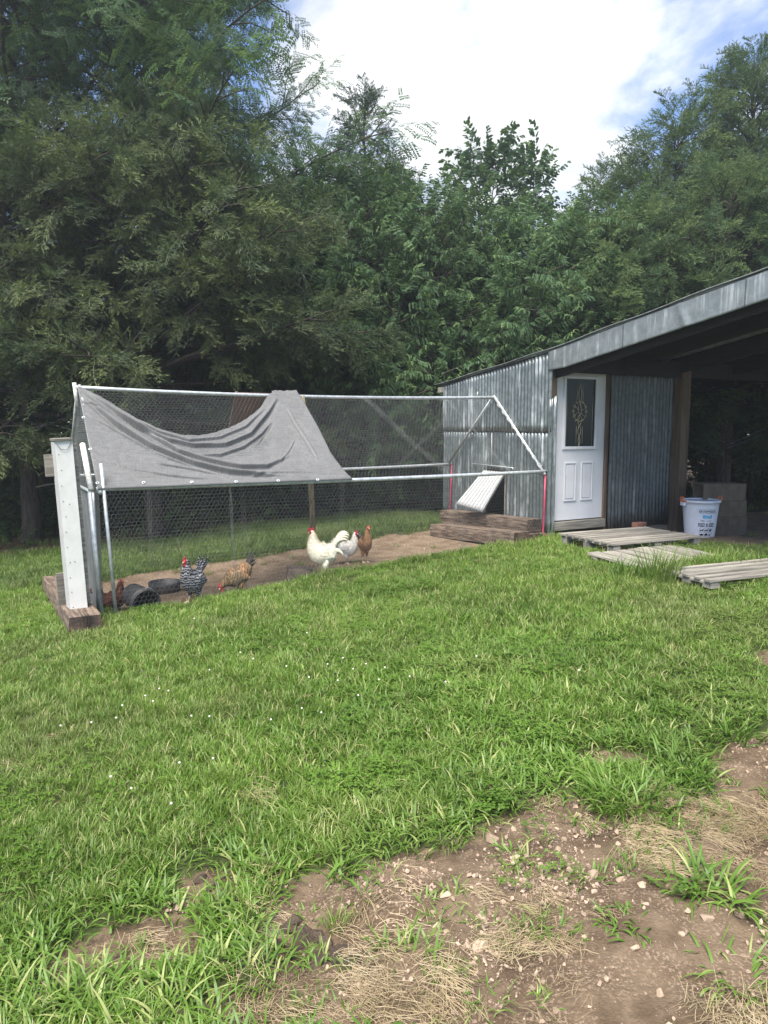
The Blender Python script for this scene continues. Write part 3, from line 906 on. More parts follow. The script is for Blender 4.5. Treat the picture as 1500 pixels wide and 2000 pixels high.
# gate leaf of fine mesh and a grey frame at the near end
netting('gate_mesh', (L0 - .05, TF + .05, gb0 + .12), (0, 1, 0), (0, 0, 1), .9, 1.15, seed=21, cell=.016, rad=.0014, sag=.008)
m = MB()
for a, c in (((.05, .05), (.05, 1.22)), ((.95, .05), (.95, 1.22)), ((.05, .05), (.95, .05)), ((.05, 1.22), (.95, 1.22))):
    m.tube([(L0 - .055, TF + a[0], gb0 + .06 + a[1]), (L0 - .055, TF + c[0], gb0 + .06 + c[1])], .016, 6)
m.build('gate_frame', 'pipe', run)

# ------------------------------------------------------------------ tall white boxed post
bxp = to_world(-5.73, .12, 0)
tz = GL(-5.75, .3) + .125
post = empty('boxed_post', to_world(-5.74, -.13, tz), TH + math.radians(8))
post.rotation_euler = (math.radians(.5), math.radians(-2.4), TH + math.radians(4))
tag(post, 'tall white clad boxed post standing on a railway tie', 'post')
PH = 1.58
MB().box((-.075, 0, 0), (.075, .004, PH)).build('front_cladding', 'white_paint', post, bevel=.002)
MB().box((-.079, .0, 0.02), (-.075, .17, PH - .01)).build('side_cladding', 'white_side_shaded', post, bevel=.002)
MB().box((-.07, .008, -.02), (.068, .16, PH - .02)).build('timber_core', 'wood_grey', post)
MB().box((-.085, -.02, PH), (.075, .18, PH + .022)).build('cap_board', 'wood_grey', post, bevel=.003)
scr = None
for k in range(11):
    z = .06 + k * .14
    o = MB().ball((-.055 if k % 4 else -.05, -.001, z), (.0055, .003, .0055), 0, 8, 6).build('screw', 'screw_metal', post) if scr is None else None
    if scr is None: scr = o; z0_ = z
    else:
        o = scr.copy(); COL.objects.link(o); o.location = ((.01 if k % 3 == 0 else 0), 0, z - z0_)
for z in (.42, .95):
    o = scr.copy(); COL.objects.link(o); o.location = (.05, 0, z)
m = MB().tube([(-.07, -.004, PH - .01), (-.03, -.012, PH - .075), (.02, -.012, PH - .08), (.06, -.006, PH - .02), (.09, .05, PH + .02)], .003, 5)
m.build('tie_wire', 'screw_metal', post)
MB().box((-.15, .14, PH - .32), (-.072, .17, PH - .12)).build('scrap_board', 'wood_grey', post)
MB().box((-.13, .24, .02), (-.06, .28, .34)).build('scrap_board', 'wood_grey', post)
MB().box((.085, .10, .05), (.125, .14, PH - .03)).build('side_stud', 'wood_grey', post)

# ------------------------------------------------------------------ tarps
def slope_pt(px, py, side=1):
    """pixel -> (s, v) on the front roof slope of the run"""
    o = to_local((0, 0, CAMZ)); d = ray(px, py); d = np.array([d[0] * CT + d[1] * ST, -d[0] * ST + d[1] * CT, d[2]])
    p0 = np.array([0, TF, ZR]); nn = np.array([0, -(ZD - ZR), TM - TF])
    k = np.dot(p0 - o, nn) / np.dot(d, nn)
    q = o + d * k
    return q[0], (q[1] - TF) / (TM - TF)
top_px = [(152, 757), (185, 772), (230, 795), (280, 822), (330, 842), (380, 848), (430, 838), (470, 822), (505, 800), (532, 774), (555, 772), (580, 771)]
top_sv = np.array([slope_pt(*p) for p in top_px])
top_sv[0] = (L0 - .02, 1.0); top_sv[-3:, 1] = 1.012
top_u = np.linspace(0, 1, len(top_px))
right_sv = np.array([slope_pt(*p) for p in [(690, 941), (668, 920), (645, 890), (618, 835), (598, 800), (580, 771)]])
s_r = right_sv[0][0]
tarp_nrm = np.array([0, -(ZD - ZR), TM - TF]); tarp_nrm /= np.linalg.norm(tarp_nrm)
NU, NV = 220, 120
uu, vv = np.meshgrid(np.linspace(0, 1, NU + 1), np.linspace(0, 1, NV + 1))
tops = np.interp(uu, top_u, top_sv[:, 0]); topv = np.interp(uu, top_u, top_sv[:, 1])
k3 = np.ones(9) / 9
def smooth_row(a):
    p = np.pad(a, (8, 8), mode='edge'); p[:8] = 2 * a[0] - a[1:9][::-1]; p[-8:] = 2 * a[-1] - a[-9:-1][::-1]
    return np.convolve(p, np.ones(17) / 17, 'valid')
tv = smooth_row(topv[0]); tv[-40:] = topv[0][-40:]; topv = np.tile(tv, (NV + 1, 1))
bots = (L0 - .02) + (s_r - L0 + .02) * uu
S = bots * (1 - vv) + tops * vv
Vp = topv * vv - .012
# right edge follows the photographed hem
kr = np.interp(Vp, [-1] + list(right_sv[:, 1]), [right_sv[0][0]] + list(right_sv[:, 0]))
line = bots[:, -1:] * (1 - vv[:, -1:]) + tops[:, -1:] * vv[:, -1:]
S = S + (kr[:, -1:] - line) * uu ** 3
dsp = np.zeros_like(S)
def fold(path, amp, wid, dirn=1.0):
    """a ridge along a photographed fold line; tapers at both ends"""
    global dsp
    pts = np.array([slope_pt(*p) for p in path])
    best = np.full(S.shape, 9.0); par = np.zeros(S.shape); side = np.zeros(S.shape)
    for i in range(len(pts) - 1):
        a = pts[i] * (1, 1.47); c = pts[i + 1] * (1, 1.47); ab = c - a
        ps = S - a[0]; pv = Vp * 1.47 - a[1]
        q = np.clip((ps * ab[0] + pv * ab[1]) / (ab @ ab), 0, 1)
        dx = ps - q * ab[0]; dv = pv - q * ab[1]
        dd = np.hypot(dx, dv)
        up = dd < best
        best = np.where(up, dd, best); par = np.where(up, (i + q) / (len(pts) - 1), par)
        side = np.where(up, np.sign(dv), side)
    taper = np.clip(np.minimum(par, 1 - par) * 6, 0, 1) ** .7
    sd_ = best * side
    dsp = dsp + amp * taper * (np.exp(-(sd_ / wid) ** 2) - .75 * np.exp(-((sd_ + wid * 1.7) / (wid * 1.1)) ** 2))
fold([(160, 775), (230, 830), (300, 872), (380, 905), (450, 922), (530, 932), (560, 936)], 0.0468, 0.0206)
fold([(170, 770), (240, 812), (300, 850), (350, 880), (410, 898), (470, 912), (520, 912), (565, 890)], 0.0369, 0.0177)
fold([(215, 800), (270, 832), (330, 858), (380, 868), (440, 866), (490, 846), (525, 805), (540, 780)], 0.0335, 0.0165)
fold([(250, 812), (310, 842), (370, 858), (430, 852), (480, 832), (515, 800)], 0.0201, 0.0118)
fold([(390, 886), (430, 888), (475, 872), (510, 848), (530, 825)], 0.0234, 0.0129)
fold([(280, 925), (360, 935), (450, 942), (560, 940), (660, 936)], 0.0188, 0.0129)
fold([(240, 948), (300, 944), (380, 941)], 0.0134, 0.0088)
fold([(545, 905), (565, 880), (575, 860)], 0.0134, 0.0070)
fold([(500, 870), (520, 845), (530, 830)], 0.0121, 0.0070)
fold([(165, 810), (240, 850), (330, 895), (420, 925)], 0.0216, 0.0114)
fold([(300, 905), (360, 915), (430, 930)], 0.0173, 0.0095)
fold([(560, 800), (590, 850), (620, 900)], 0.0152, 0.0095)
fold([(470, 935), (540, 925), (620, 925)], 0.0152, 0.0085)
fold([(200, 900), (260, 920), (330, 930)], 0.0129, 0.0095)
fold([(150, 792), (175, 790), (200, 802)], 0.0134, 0.0083)
dsp += ((fbm(S * 3, Vp * 5, 77, 2) - .5) * .02 + (np.abs(fbm(S * 7 + Vp * 5, Vp * 9 - S * 3, 78, 3) - .5) - .12) * .012) * np.clip(np.minimum(Vp, 1) * 6, 0, 1)
dsp += -.05 * np.sin(np.pi * np.clip(Vp, 0, 1)) * np.sin(np.pi * uu) + .012
dsp = np.where(Vp < .03, .03 + dsp * 0, dsp * np.clip((Vp - .0) / .08, 0, 1) + .022)
PT = np.stack([S, TF + (TM - TF) * Vp + tarp_nrm[1] * dsp, ZR + (ZD - ZR) * Vp + tarp_nrm[2] * dsp], -1)
PT[0, :, 2] -= .015
ragged = (fbm(uu[-1] * 60, uu[-1] * 0, 5, 3) - .5) * .016
PT[-1, :, 2] += ragged
jj = np.arange((NU + 1) * (NV + 1)).reshape(NV + 1, NU + 1)
fq = np.stack([jj[:-1, :-1], jj[:-1, 1:], jj[1:, 1:], jj[1:, :-1]], -1).reshape(-1, 4)
tarp = empty('shade_tarp', (CX, CY, 0), TH)
tag(tarp, 'grey woven shade tarp sagging in folds over the run', 'tarp')
cl = np_mesh('cloth', PT.reshape(-1, 3), fq, 'grey_tarp', tarp, smooth=True)
md = cl.modifiers.new('thickness', 'SOLIDIFY'); md.thickness = .002
grom = None
for px, py in ((280, 947), (374, 946), (460, 945), (542, 943), (619, 941), (163, 820), (176, 882), (190, 948)):
    s, v = slope_pt(px, py)
    p = np.array([s, TF + (TM - TF) * v, ZR + (ZD - ZR) * v]) + tarp_nrm * .034
    if grom is None:
        m = MB()
        m.lathe([(.008, 0), (.010, .004), (.016, .003), (.018, 0)], 16)
        m.add([(.008 * math.cos(a), .008 * math.sin(a), .0012) for a in np.linspace(0, 6.2832, 13)[:-1]], [tuple(range(12))], 1)
        o = m.build('grommet', ['pipe', 'print_black'], tarp); grom = o
    else:
        o = grom.copy(); COL.objects.link(o)
    o.location = p; o.rotation_euler = Vector(tarp_nrm).to_track_quat('Z', 'Y').to_euler()
# brown tarp on the far slope
bt = empty('brown_tarp', (CX, CY, 0), TH)
tag(bt, 'faded brown tarp with a white hem hanging behind the ridge pipe', 'tarp')
sa = on(460, 771, 't', TM)[0]; sb = on(585, 772, 't', TM)[0]
def btf(u, v):
    s = sa + (sb - sa) * u + .10 * v * (1 - u)
    t = TM + (TB - TM) * .75 * v; z = ridge_z(s) + .028 - (ZD - ZR) * .72 * v + .02 * math.sin(u * 16 + v * 3) * v
    return (s, t, z)
MB().grid(btf, 40, 24).build('cloth', 'brown_tarp', bt, solid=.002)
MB().grid(lambda u, v: tuple(np.array(btf(.0 + .035 * u, v)) + (-.002, -.002, .004)), 2, 24).build('hem', 'tarp_hem', bt, solid=.002)

# ------------------------------------------------------------------ pallets
def plank(name, parent, lo, hi, mat, jit=.005, me=None, bow=0.0):
    m = MB()
    n = 6
    x0, y0, z0 = lo; x1, y1, z1 = hi
    lx = (x1 - x0) > (y1 - y0)
    vs = []; fs = []
    ja = [random.uniform(-jit, jit) for _ in range(8)]
    for i in range(n + 1):
        k = i / n
        bz = bow * math.sin(math.pi * k) + random.uniform(-.0015, .0015)
        if lx:
            x = x0 + (x1 - x0) * k
            vs += [(x, y0 + ja[0], z0 + bz), (x, y1 + ja[1], z0 + bz), (x, y1 + ja[1] - .003, z1 + bz), (x, y0 + ja[0] + .003, z1 + bz)]
        else:
            y = y0 + (y1 - y0) * k
            vs += [(x0 + ja[0], y, z0 + bz), (x1 + ja[1], y, z0 + bz), (x1 + ja[1] - .003, y, z1 + bz), (x0 + ja[0] + .003, y, z1 + bz)]
    for i in range(n):
        for j in range(4):
            a, c = i * 4 + j, i * 4 + (j + 1) % 4
            fs.append((a, c, c + 4, a + 4) if not lx else (a, a + 4, c + 4, c))
    fs += [(0, 1, 2, 3), tuple(n * 4 + j for j in (3, 2, 1, 0))]
    m.add(vs, fs)
    return m.build(name, mat, parent)
def pallet(label, s, t, z, rz, lx, ly, ndeck, along, height, tilt=(0, 0), gap=.03, blocks=True):
    root = empty('pallet', to_world(s, t, z), 0)
    root.rotation_euler = (tilt[0], tilt[1], TH + rz)
    tag(root, label, 'pallet', 'weathered wooden pallets by the shed')
    if along == 'x':
        wd = (ly - gap * (ndeck - 1)) / ndeck
        for k in range(ndeck):
            y = -ly / 2 + k * (wd + gap)
            plank('deck_board', root, (-lx / 2 + random.uniform(-.01, .01), y, height - .02), (lx / 2 + random.uniform(-.012, .012), y + wd, height), 'wood_grey', bow=random.uniform(-.004, .004))
        for x in (-lx / 2 + .02, -.05, lx / 2 - .12):
            plank('stringer', root, (x, -ly / 2 + .01, height - .045), (x + .10, ly / 2 - .01, height - .021), 'wood_grey_cross')
            if blocks:
                for y in (-ly / 2 + .005, -.05, ly / 2 - .11):
                    MB().box((x, y, 0), (x + .10, y + .10, height - .046), jit=.002).build('block', 'wood_grey', root)
    else:
        wd = (lx - gap * (ndeck - 1)) / ndeck
        for k in range(ndeck):
            x = -lx / 2 + k * (wd + gap)
            plank('deck_board', root, (x, -ly / 2 + random.uniform(-.03, .02), height - .02), (x + wd, ly / 2 + random.uniform(-.02, .02), height + random.uniform(-.002, .004)), 'wood_grey_cross', bow=random.uniform(-.008, .012))
        for y in (-ly / 2 + .05, ly / 2 - .13):
            plank('stringer', root, (-lx / 2, y, height - .06), (lx / 2, y + .09, height - .021), 'wood_grey')
    return root
pz = GL(.2, -1.06)
pallet('raised wooden pallet with grass on it below the white door', .36, -1.06, pz - .02, math.radians(-4), 1.38, .92, 8, 'x', .145, gap=.034)
pallet('flat lying wooden pallet of warped wide boards in front of another pallet', -.16, -1.92, GL(-.2, -1.9) - .035, math.radians(-3), 1.22, .78, 7, 'y', .075, tilt=(math.radians(2), 0), gap=.02)
pallet('long boarded wooden pallet half sunk in tall grass', +.15, -3.05, GL(-.1, -3.1) - .02, math.radians(-6), 2.3, .58, 5, 'x', .08, gap=.05)
p = on(1265, 1033, 'z', GL(1.2, -.3) + .03)
o = MB().box((-.1, -.05, 0), (.1, .05, .07), jit=.004).build('brick', 'brick_red', bevel=.006)
o.location = to_world(1.33, -.33, GL(1.33, -.33) + .12); o.rotation_euler = (0, 0, TH + .1)
tag(o, 'reddish brown brick beside the ribbed wall behind a pallet', 'brick')
o2 = MB().box((-.14, -.09, 0), (.14, .09, .13), jit=.006).build('stone_block', 'block_brown', bevel=.01)
o2.location = to_world(1.33, -.32, GL(1.33, -.32) - .012); o2.rotation_euler = (0, 0, TH + .2)
tag(o2, 'small dark block under a brick by the ribbed wall', 'block')

# ------------------------------------------------------------------ feed bin
P = G(1378, 1050)
bk = P[1] / F
bin_ = empty('feed_bin', (P[0], P[1] + .2, float(H(P[0], P[1] + .2)) - .005), 0)
tag(bin_, 'white plastic feed and seed bin with orange handles', 'bin')
sc_ = (P[1] + .2) / F
R0, R1, HB = 24.5 * sc_, 35.5 * sc_, 73 * sc_
R0 = 27.5 * sc_; R1 = 34.0 * sc_
prof = [(0, .006), (R0 - .02, .006), (R0 - .004, 0), (R0, .008)]
for k in range(1, 9): prof.append((R0 + (R1 - R0) * k / 9, HB * .95 * k / 9))
prof += [(R1, HB * .93), (R1 + .012, HB * .935), (R1 + .017, HB * .955), (R1 + .017, HB * .985), (R1 + .010, HB), (R1 - .004, HB), (R1 - .010, HB * .98), (R1 - .014, HB * .9), (R1 - .03, HB * .3)]
MB().lathe(prof, 56).build('tub', 'bin_plastic', bin_)
MB().lathe([(0, HB * .955), (R1 * .45, HB * .958), (R1 * .5, HB * .975), (R1 * .55, HB * .958), (R1 * .85, HB * .955), (R1 * .93, HB * .97), (R1 - .002, HB * .965)], 48).build('lid', 'bin_lid', bin_)
for sg, az in ((-1, math.radians(188)), (1, math.radians(8))):
    dx, dy = math.cos(az), math.sin(az)
    h = empty('handle', (dx * (R1 + .012), dy * (R1 + .012), HB * .96)); h.parent = bin_; h.rotation_euler = (0, 0, az)
    m = MB()
    m.tube([(.0, -.05, .0), (.028, -.05, .02), (.03, -.03, .055), (.03, .03, .055), (.028, .05, .02), (.0, .05, .0)], .011, 8)
    m.box((-.012, -.055, -.01), (.03, .055, .012))
    m.build('grip', 'orange_plastic', h, bevel=.003)
    if sg < 0: MB().box((-.01, -.045, -.06), (.03, .045, -.012)).build('lug', 'bin_plastic', h, bevel=.005)
def wall_r(z): return R0 + (R1 - R0) * z / (HB * .95) + .0022
AZ0 = math.atan2(-bin_.location[1], -bin_.location[0]) + math.radians(25)      # centre of the print on the tub
def wrap(o):
    me = o.data
    for v in me.vertices:
        r = wall_r(v.co.y)
        a = AZ0 + v.co.x / r
        e = v.co.z
        v.co = ((r + e) * math.cos(a), (r + e) * math.sin(a), v.co.y)
    me.update()
def subdiv(me):
    bm = bmesh.new(); bm.from_mesh(me)
    bmesh.ops.triangulate(bm, faces=bm.faces[:])
    bmesh.ops.subdivide_edges(bm, edges=[e for e in bm.edges if e.calc_length() > .03], cuts=3)
    bm.to_mesh(me); bm.free()
def text(body, size, cx_, y, sx=1.0, mat='print_black', name='lettering', bold=0.0):
    cu = bpy.data.curves.new('t', 'FONT'); cu.body = body; cu.size = size; cu.align_x = 'CENTER'; cu.offset = bold; cu.space_character = .95
    to = bpy.data.objects.new('t', cu); COL.objects.link(to)
    dg = bpy.context.evaluated_depsgraph_get()
    me = bpy.data.meshes.new_from_object(to.evaluated_get(dg))
    bpy.data.objects.remove(to)
    for v in me.vertices: v.co = (v.co.x * sx + cx_, v.co.y + y, 0)
    me.materials.clear()
    subdiv(me)
    o = new_obj(name, me, bin_, mat); wrap(o); return o
U_ = sc_
tw = 30 * U_
def zpx(py): return HB * (1047 - py) / 73.0
text('FEED & SEED', 10.5 * U_, 0, zpx(1024.5), .58, bold=.0012)
text('TUFF STUFF PRODUCTS', 5.6 * U_, 0, zpx(996.5), .60, bold=.0005)
text('Heavy', 3.6 * U_, -8.5 * U_, zpx(1013.5), .75, bold=.0005)
text('duty containers', 2.6 * U_, 4 * U_, zpx(1013.5), .7)
def flat(name, pts_list, mat, lift=0.0):
    m = MB()
    for q in pts_list: m.add([(x, y, lift) for x, y in q], [tuple(range(len(q)))])
    me = m.mesh(name); subdiv(me)
    o = new_obj(name, me, bin_, mat); wrap(o); return o
def rect(x0, x1, y0, y1): return [(x0, y0), (x1, y0), (x1, y1), (x0, y1)]
hw = 15.5 * U_; y0, y1 = zpx(998.5), zpx(990.5); lw = .45 * U_
flat('print_border', [rect(-hw, hw, y0, y0 + lw), rect(-hw, hw, y1 - lw, y1), rect(-hw, -hw + lw, y0, y1), rect(hw - lw, hw, y0, y1)], 'print_black', .0003)
flat('blue_patch', [rect(-9 * U_, 9 * U_, zpx(1008), zpx(1001))], 'print_blue')
gw = 12.5 * U_
grid_r = []
for k in range(4):
    x = -gw + 2 * gw * k / 3; grid_r.append(rect(x - lw * .35, x + lw * .35, zpx(1043.5), zpx(1027)))
for py in (1027, 1035.2, 1043.5): grid_r.append(rect(-gw, gw, zpx(py) - lw * .35, zpx(py) + lw * .35))
flat('picture_grid', grid_r, 'print_black', .0002)
SIL = [  # six small farm animals, filled shapes in a unit cell
    [(.1, .2), (.2, .2), (.25, .4), (.6, .4), (.65, .2), (.75, .2), (.75, .45), (.9, .65), (.85, .8), (.7, .75), (.6, .62), (.2, .62), (.08, .5)],
    [(.12, .15), (.22, .15), (.27, .4), (.62, .4), (.68, .15), (.78, .15), (.78, .5), (.95, .6), (.82, .85), (.68, .66), (.2, .66), (.05, .4)],
    [(.2, .15), (.5, .15), (.8, .5), (.7, .85), (.5, .9), (.45, .7), (.15, .55)],
    [(.1, .25), (.3, .2), (.7, .2), (.9, .4), (.85, .6), (.6, .7), (.25, .65), (.08, .45)],
    [(.15, .2), (.3, .15), (.5, .3), (.7, .15), (.85, .25), (.8, .6), (.6, .8), (.35, .75), (.15, .55)],
    [(.3, .1), (.45, .1), (.5, .35), (.8, .7), (.75, .85), (.55, .6), (.25, .5), (.12, .65), (.1, .4)]]
for k in range(6):
    cxx = -gw + 2 * gw * (k % 3) / 3; ytop = zpx(1027) if k < 3 else zpx(1035.2)
    ch = (zpx(1027) - zpx(1043.5)) / 2; cw = 2 * gw / 3
    flat('animal_print', [[(cxx + x * cw, ytop - ch + y * ch) for x, y in SIL[k]]], 'print_black')

# ------------------------------------------------------------------ stacked concrete flue blocks
BP = to_world(2.57, -.62, 0)
def flue(label, dz, lx, ly, lz, rz, dx=0.0, hollow=True):
    root = empty('flue_block', (BP[0] + dx, BP[1], float(H(BP[0], BP[1])) + dz), rz)
    tag(root, label, 'block', 'stacked concrete blocks')
    w_ = .022
    m = MB()
    x0, x1, y0, y1 = -lx / 2, lx / 2, -ly / 2, ly / 2
    # the hole runs along x
    outer = [(y0, 0), (y1, 0), (y1, lz), (y0, lz)]; inner = [(y0 + w_, w_), (y1 - w_, w_), (y1 - w_, lz - w_), (y0 + w_, lz - w_)]
    vs = [(x, a, c) for x in (x0, x1) for (a, c) in outer + inner]
    fs = []
    for j in range(4):
        k = (j + 1) % 4
        fs += [(j, k, k + 8, j + 8), (4 + j, 12 + j, 12 + k, 4 + k), (j, 4 + j, 4 + k, k), (8 + j, 8 + k, 12 + k, 12 + j)]
    m.add(vs, fs)
    m.build('shell', 'concrete', root, bevel=.004)
    return root
rzb = math.radians(3)
hb = .235
flue('dark concrete flue block at the bottom of the stack behind the bin', -.01, .62, .33, .26, rzb, .02)
flue('brown concrete flue block in the middle of the stack behind the bin', .252, .62, .33, .22, rzb + .02, .01)
flue('tan hollow concrete flue block on top of the stack', .474, .60, .32, .235, rzb, 0)

# ------------------------------------------------------------------ bucket, rubber pan, block in the run
P = np.array(to_world(-5.12, .36, 0)); 
bkt = empty('bucket', (P[0], P[1], float(H(P[0], P[1])) + .14))
bkt.rotation_euler = Quaternion((0, 0, 1), math.radians(-48)).to_euler()
tag(bkt, 'black plastic bucket lying on its side in the run', 'bucket')
m = MB()
prof = [(0, .0), (.11, .0), (.118, .006), (.128, .12), (.137, .25), (.142, .258), (.150, .26), (.150, .29), (.143, .29), (.143, .33), (.15, .335), (.15, .345), (.14, .345), (.132, .26), (.108, .012), (0, .012)]
m.lathe(prof, 40)
tb = m.build('tub', 'black_rubber', bkt)
ba = (math.radians(90), 0, math.radians(90 - 5))
tb.rotation_euler = (0, math.radians(97), 0); tb.location = (-.15, 0, .008)
hd = MB()
hd.tube([(.151 * math.cos(a), .151 * math.sin(a), .3 - .09 * math.sin(a)) for a in np.linspace(0, math.pi, 15)], .004, 6)
h1 = hd.build('bail', 'pipe', bkt); h1.rotation_euler = tb.rotation_euler; h1.location = tb.location
gr = MB().tube([(.05 * 1, .148, .225), (-.04, .149, .222)], .011, 8).build('grip', 'tag_white', bkt); gr.rotation_euler = tb.rotation_euler; gr.location = tb.location
P = G(322, 1156)
pan = MB().lathe([(0, .015), (.13, .015), (.15, .03), (.165, .115), (.178, .12), (.182, .112), (.165, .02), (.15, 0), (0, 0)], 40).build('rubber_pan', 'black_rubber')
pan.location = (P[0], P[1], float(H(P[0], P[1])))
tag(pan, 'shallow black rubber feed pan on the run floor', 'pan')
P = G(612, 1112)
blk = MB()
blk.add([(-.16, -.1, 0), (.16, -.12, 0), (.17, .13, 0), (-.15, .12, 0), (-.15, -.09, .15), (.05, -.11, .12), (.16, -.1, .08), (.16, .12, .13), (-.14, .11, .17)],
        [(0, 3, 2, 1), (0, 1, 6, 5, 4), (1, 2, 7, 6), (2, 3, 8, 7), (3, 0, 4, 8), (4, 5, 8), (5, 6, 7), (5, 7, 8)])
bo = blk.build('broken_block', 'block_brown', bevel=.01)
P = to_world(-3.28, .50, 0)
bo.location = (P[0], P[1], float(H(P[0], P[1])) - .01); bo.rotation_euler = (0, 0, .3)
tag(bo, 'broken brown block lying by the white rooster', 'block')

# ------------------------------------------------------------------ chickens
def cat(pts, n):
    pts = np.array(pts, float); out = []
    P_ = np.vstack([2 * pts[0] - pts[1], pts, 2 * pts[-1] - pts[-2]])
    for i in range(1, len(P_) - 2):
        for k in range(n):
            u = k / n
            out.append(.5 * ((2 * P_[i]) + (-P_[i - 1] + P_[i + 1]) * u + (2 * P_[i - 1] - 5 * P_[i] + 4 * P_[i + 1] - P_[i + 2]) * u * u + (-P_[i - 1] + 3 * P_[i] - 3 * P_[i + 1] + P_[i + 2]) * u ** 3))
    out.append(pts[-1])
    return np.array(out)
def loft(m, st, mi=0, n=18, sub=4, ruffle=.0, seed=0):
    """st rows: x, z, half width, half height; rings stand square to the spine"""
    q = cat(st, sub)
    vs = []; fs = []
    for i, (x, z, ry, rz) in enumerate(q):
        a = q[max(i - 1, 0)]; c = q[min(i + 1, len(q) - 1)]
        d = np.array([c[0] - a[0], c[1] - a[1]]); d /= np.linalg.norm(d) + 1e-9
        nx_, nz_ = -d[1], d[0]
        for j in range(n):
            th = 2 * math.pi * j / n
            k = 1 + ruffle * (float(vnoise(i * .7 + seed, j * .9 + seed)) - .5) * 2
            vs.append((x + nx_ * max(rz, .001) * math.sin(th) * k, max(ry, .001) * math.cos(th) * k, z + nz_ * max(rz, .001) * math.sin(th) * k))
    for i in range(len(q) - 1):
        for j in range(n):
            k = (j + 1) % n
            fs.append((i * n + j, i * n + k, (i + 1) * n + k, (i + 1) * n + j))
    fs.append(tuple(range(n))); fs.append(tuple((len(q) - 1) * n + j for j in range(n - 1, -1, -1)))
    m.add(vs, fs, mi, True)
def feather(m, root, dirn, L, wdt, curl, mi=0, y=0.0, splay=0.0):
    """a curved tail plume in the body's x-z plane, splayed to the side"""
    x, z = root; a = dirn; n = 8; pts = []
    for i in range(n + 1):
        pts.append((x, y + splay * (i / n) ** 1.3, z)); x += math.cos(a) * L / n; z += math.sin(a) * L / n; a += curl / n
    for sgn in (1,):
        vs = []; fs = []
        for i, p in enumerate(pts):
            k = i / n
            wv = wdt * (.5 + .5 * math.sin(math.pi * min(1, k * 1.15 + .1))) * (1 - k ** 5)
            t = np.array(pts[min(i + 1, n)]) - np.array(pts[max(i - 1, 0)]); t /= np.linalg.norm(t) + 1e-9
            s_ = np.array([-t[2], 0, t[0]])
            c = np.array(p)
            vs += [tuple(c + s_ * wv + (0, -.004, 0)), tuple(c + (0, .007, 0)), tuple(c - s_ * wv + (0, -.004, 0)), tuple(c + (0, -.009, 0))]
        for i in range(n):
            for j in range(4):
                k = (j + 1) % 4
                fs.append((i * 4 + j, i * 4 + k, i * 4 + 4 + k, i * 4 + 4 + j))
        m.add(vs, fs, mi, True)
def leg(m, x, y, zt, mi_th, mi_leg, thick=.05, lift=0.0, fwd=0.0):
    m.tube([(x - .01, y * .85, zt + .05), (x - .005, y, zt - .04), (x, y, zt - .10)], [thick * 1.25, thick * .85, thick * .32], 10, mi_th)
    ank = (x + fwd, y, .025 + lift)
    m.tube([(x, y, zt - .08), (x - .006 + fwd * .5, y, zt * .5), ank], [.0115, .009, .0095], 8, mi_leg)
    for a, L in ((0, .075), (.5, .065), (-.5, .065), (math.pi, .035)):
        e = (ank[0] + math.cos(a) * L, y + math.sin(a) * L, .006 + lift * .6)
        mid = ((ank[0] + e[0]) / 2, (ank[1] + e[1]) / 2, .016 + lift * .8)
        m.tube([ank, mid, e], [.0085, .007, .004], 6, mi_leg)
def comb_mesh(m, x, z, L, h, n=5, ang=0.0, thick=.006, y=0.0):
    """a serrated single comb standing in the x-z plane, x forward"""
    ca, sa_ = math.cos(ang), math.sin(ang)
    prof = [(-L / 2, -.006)]
    for i in range(n):
        u0 = -L / 2 + L * i / n; um = u0 + L * .5 / n
        hh = h * (.6 + .4 * math.sin(math.pi * (i + .6) / n))
        prof += [(u0, hh * .45), (um, hh)]
    prof += [(L / 2, h * .25), (L / 2, -.008)]
    P2 = [(x + a * ca - c * sa_, z + a * sa_ + c * ca) for a, c in prof]
    k = len(P2)
    vs = [(a, y - thick, c) for a, c in P2] + [(a, y + thick, c) for a, c in P2]
    m.add(vs, [tuple(range(k)), tuple(range(2 * k - 1, k - 1, -1))] + [(i, (i + 1) % k, k + (i + 1) % k, k + i) for i in range(k)], 0, False)

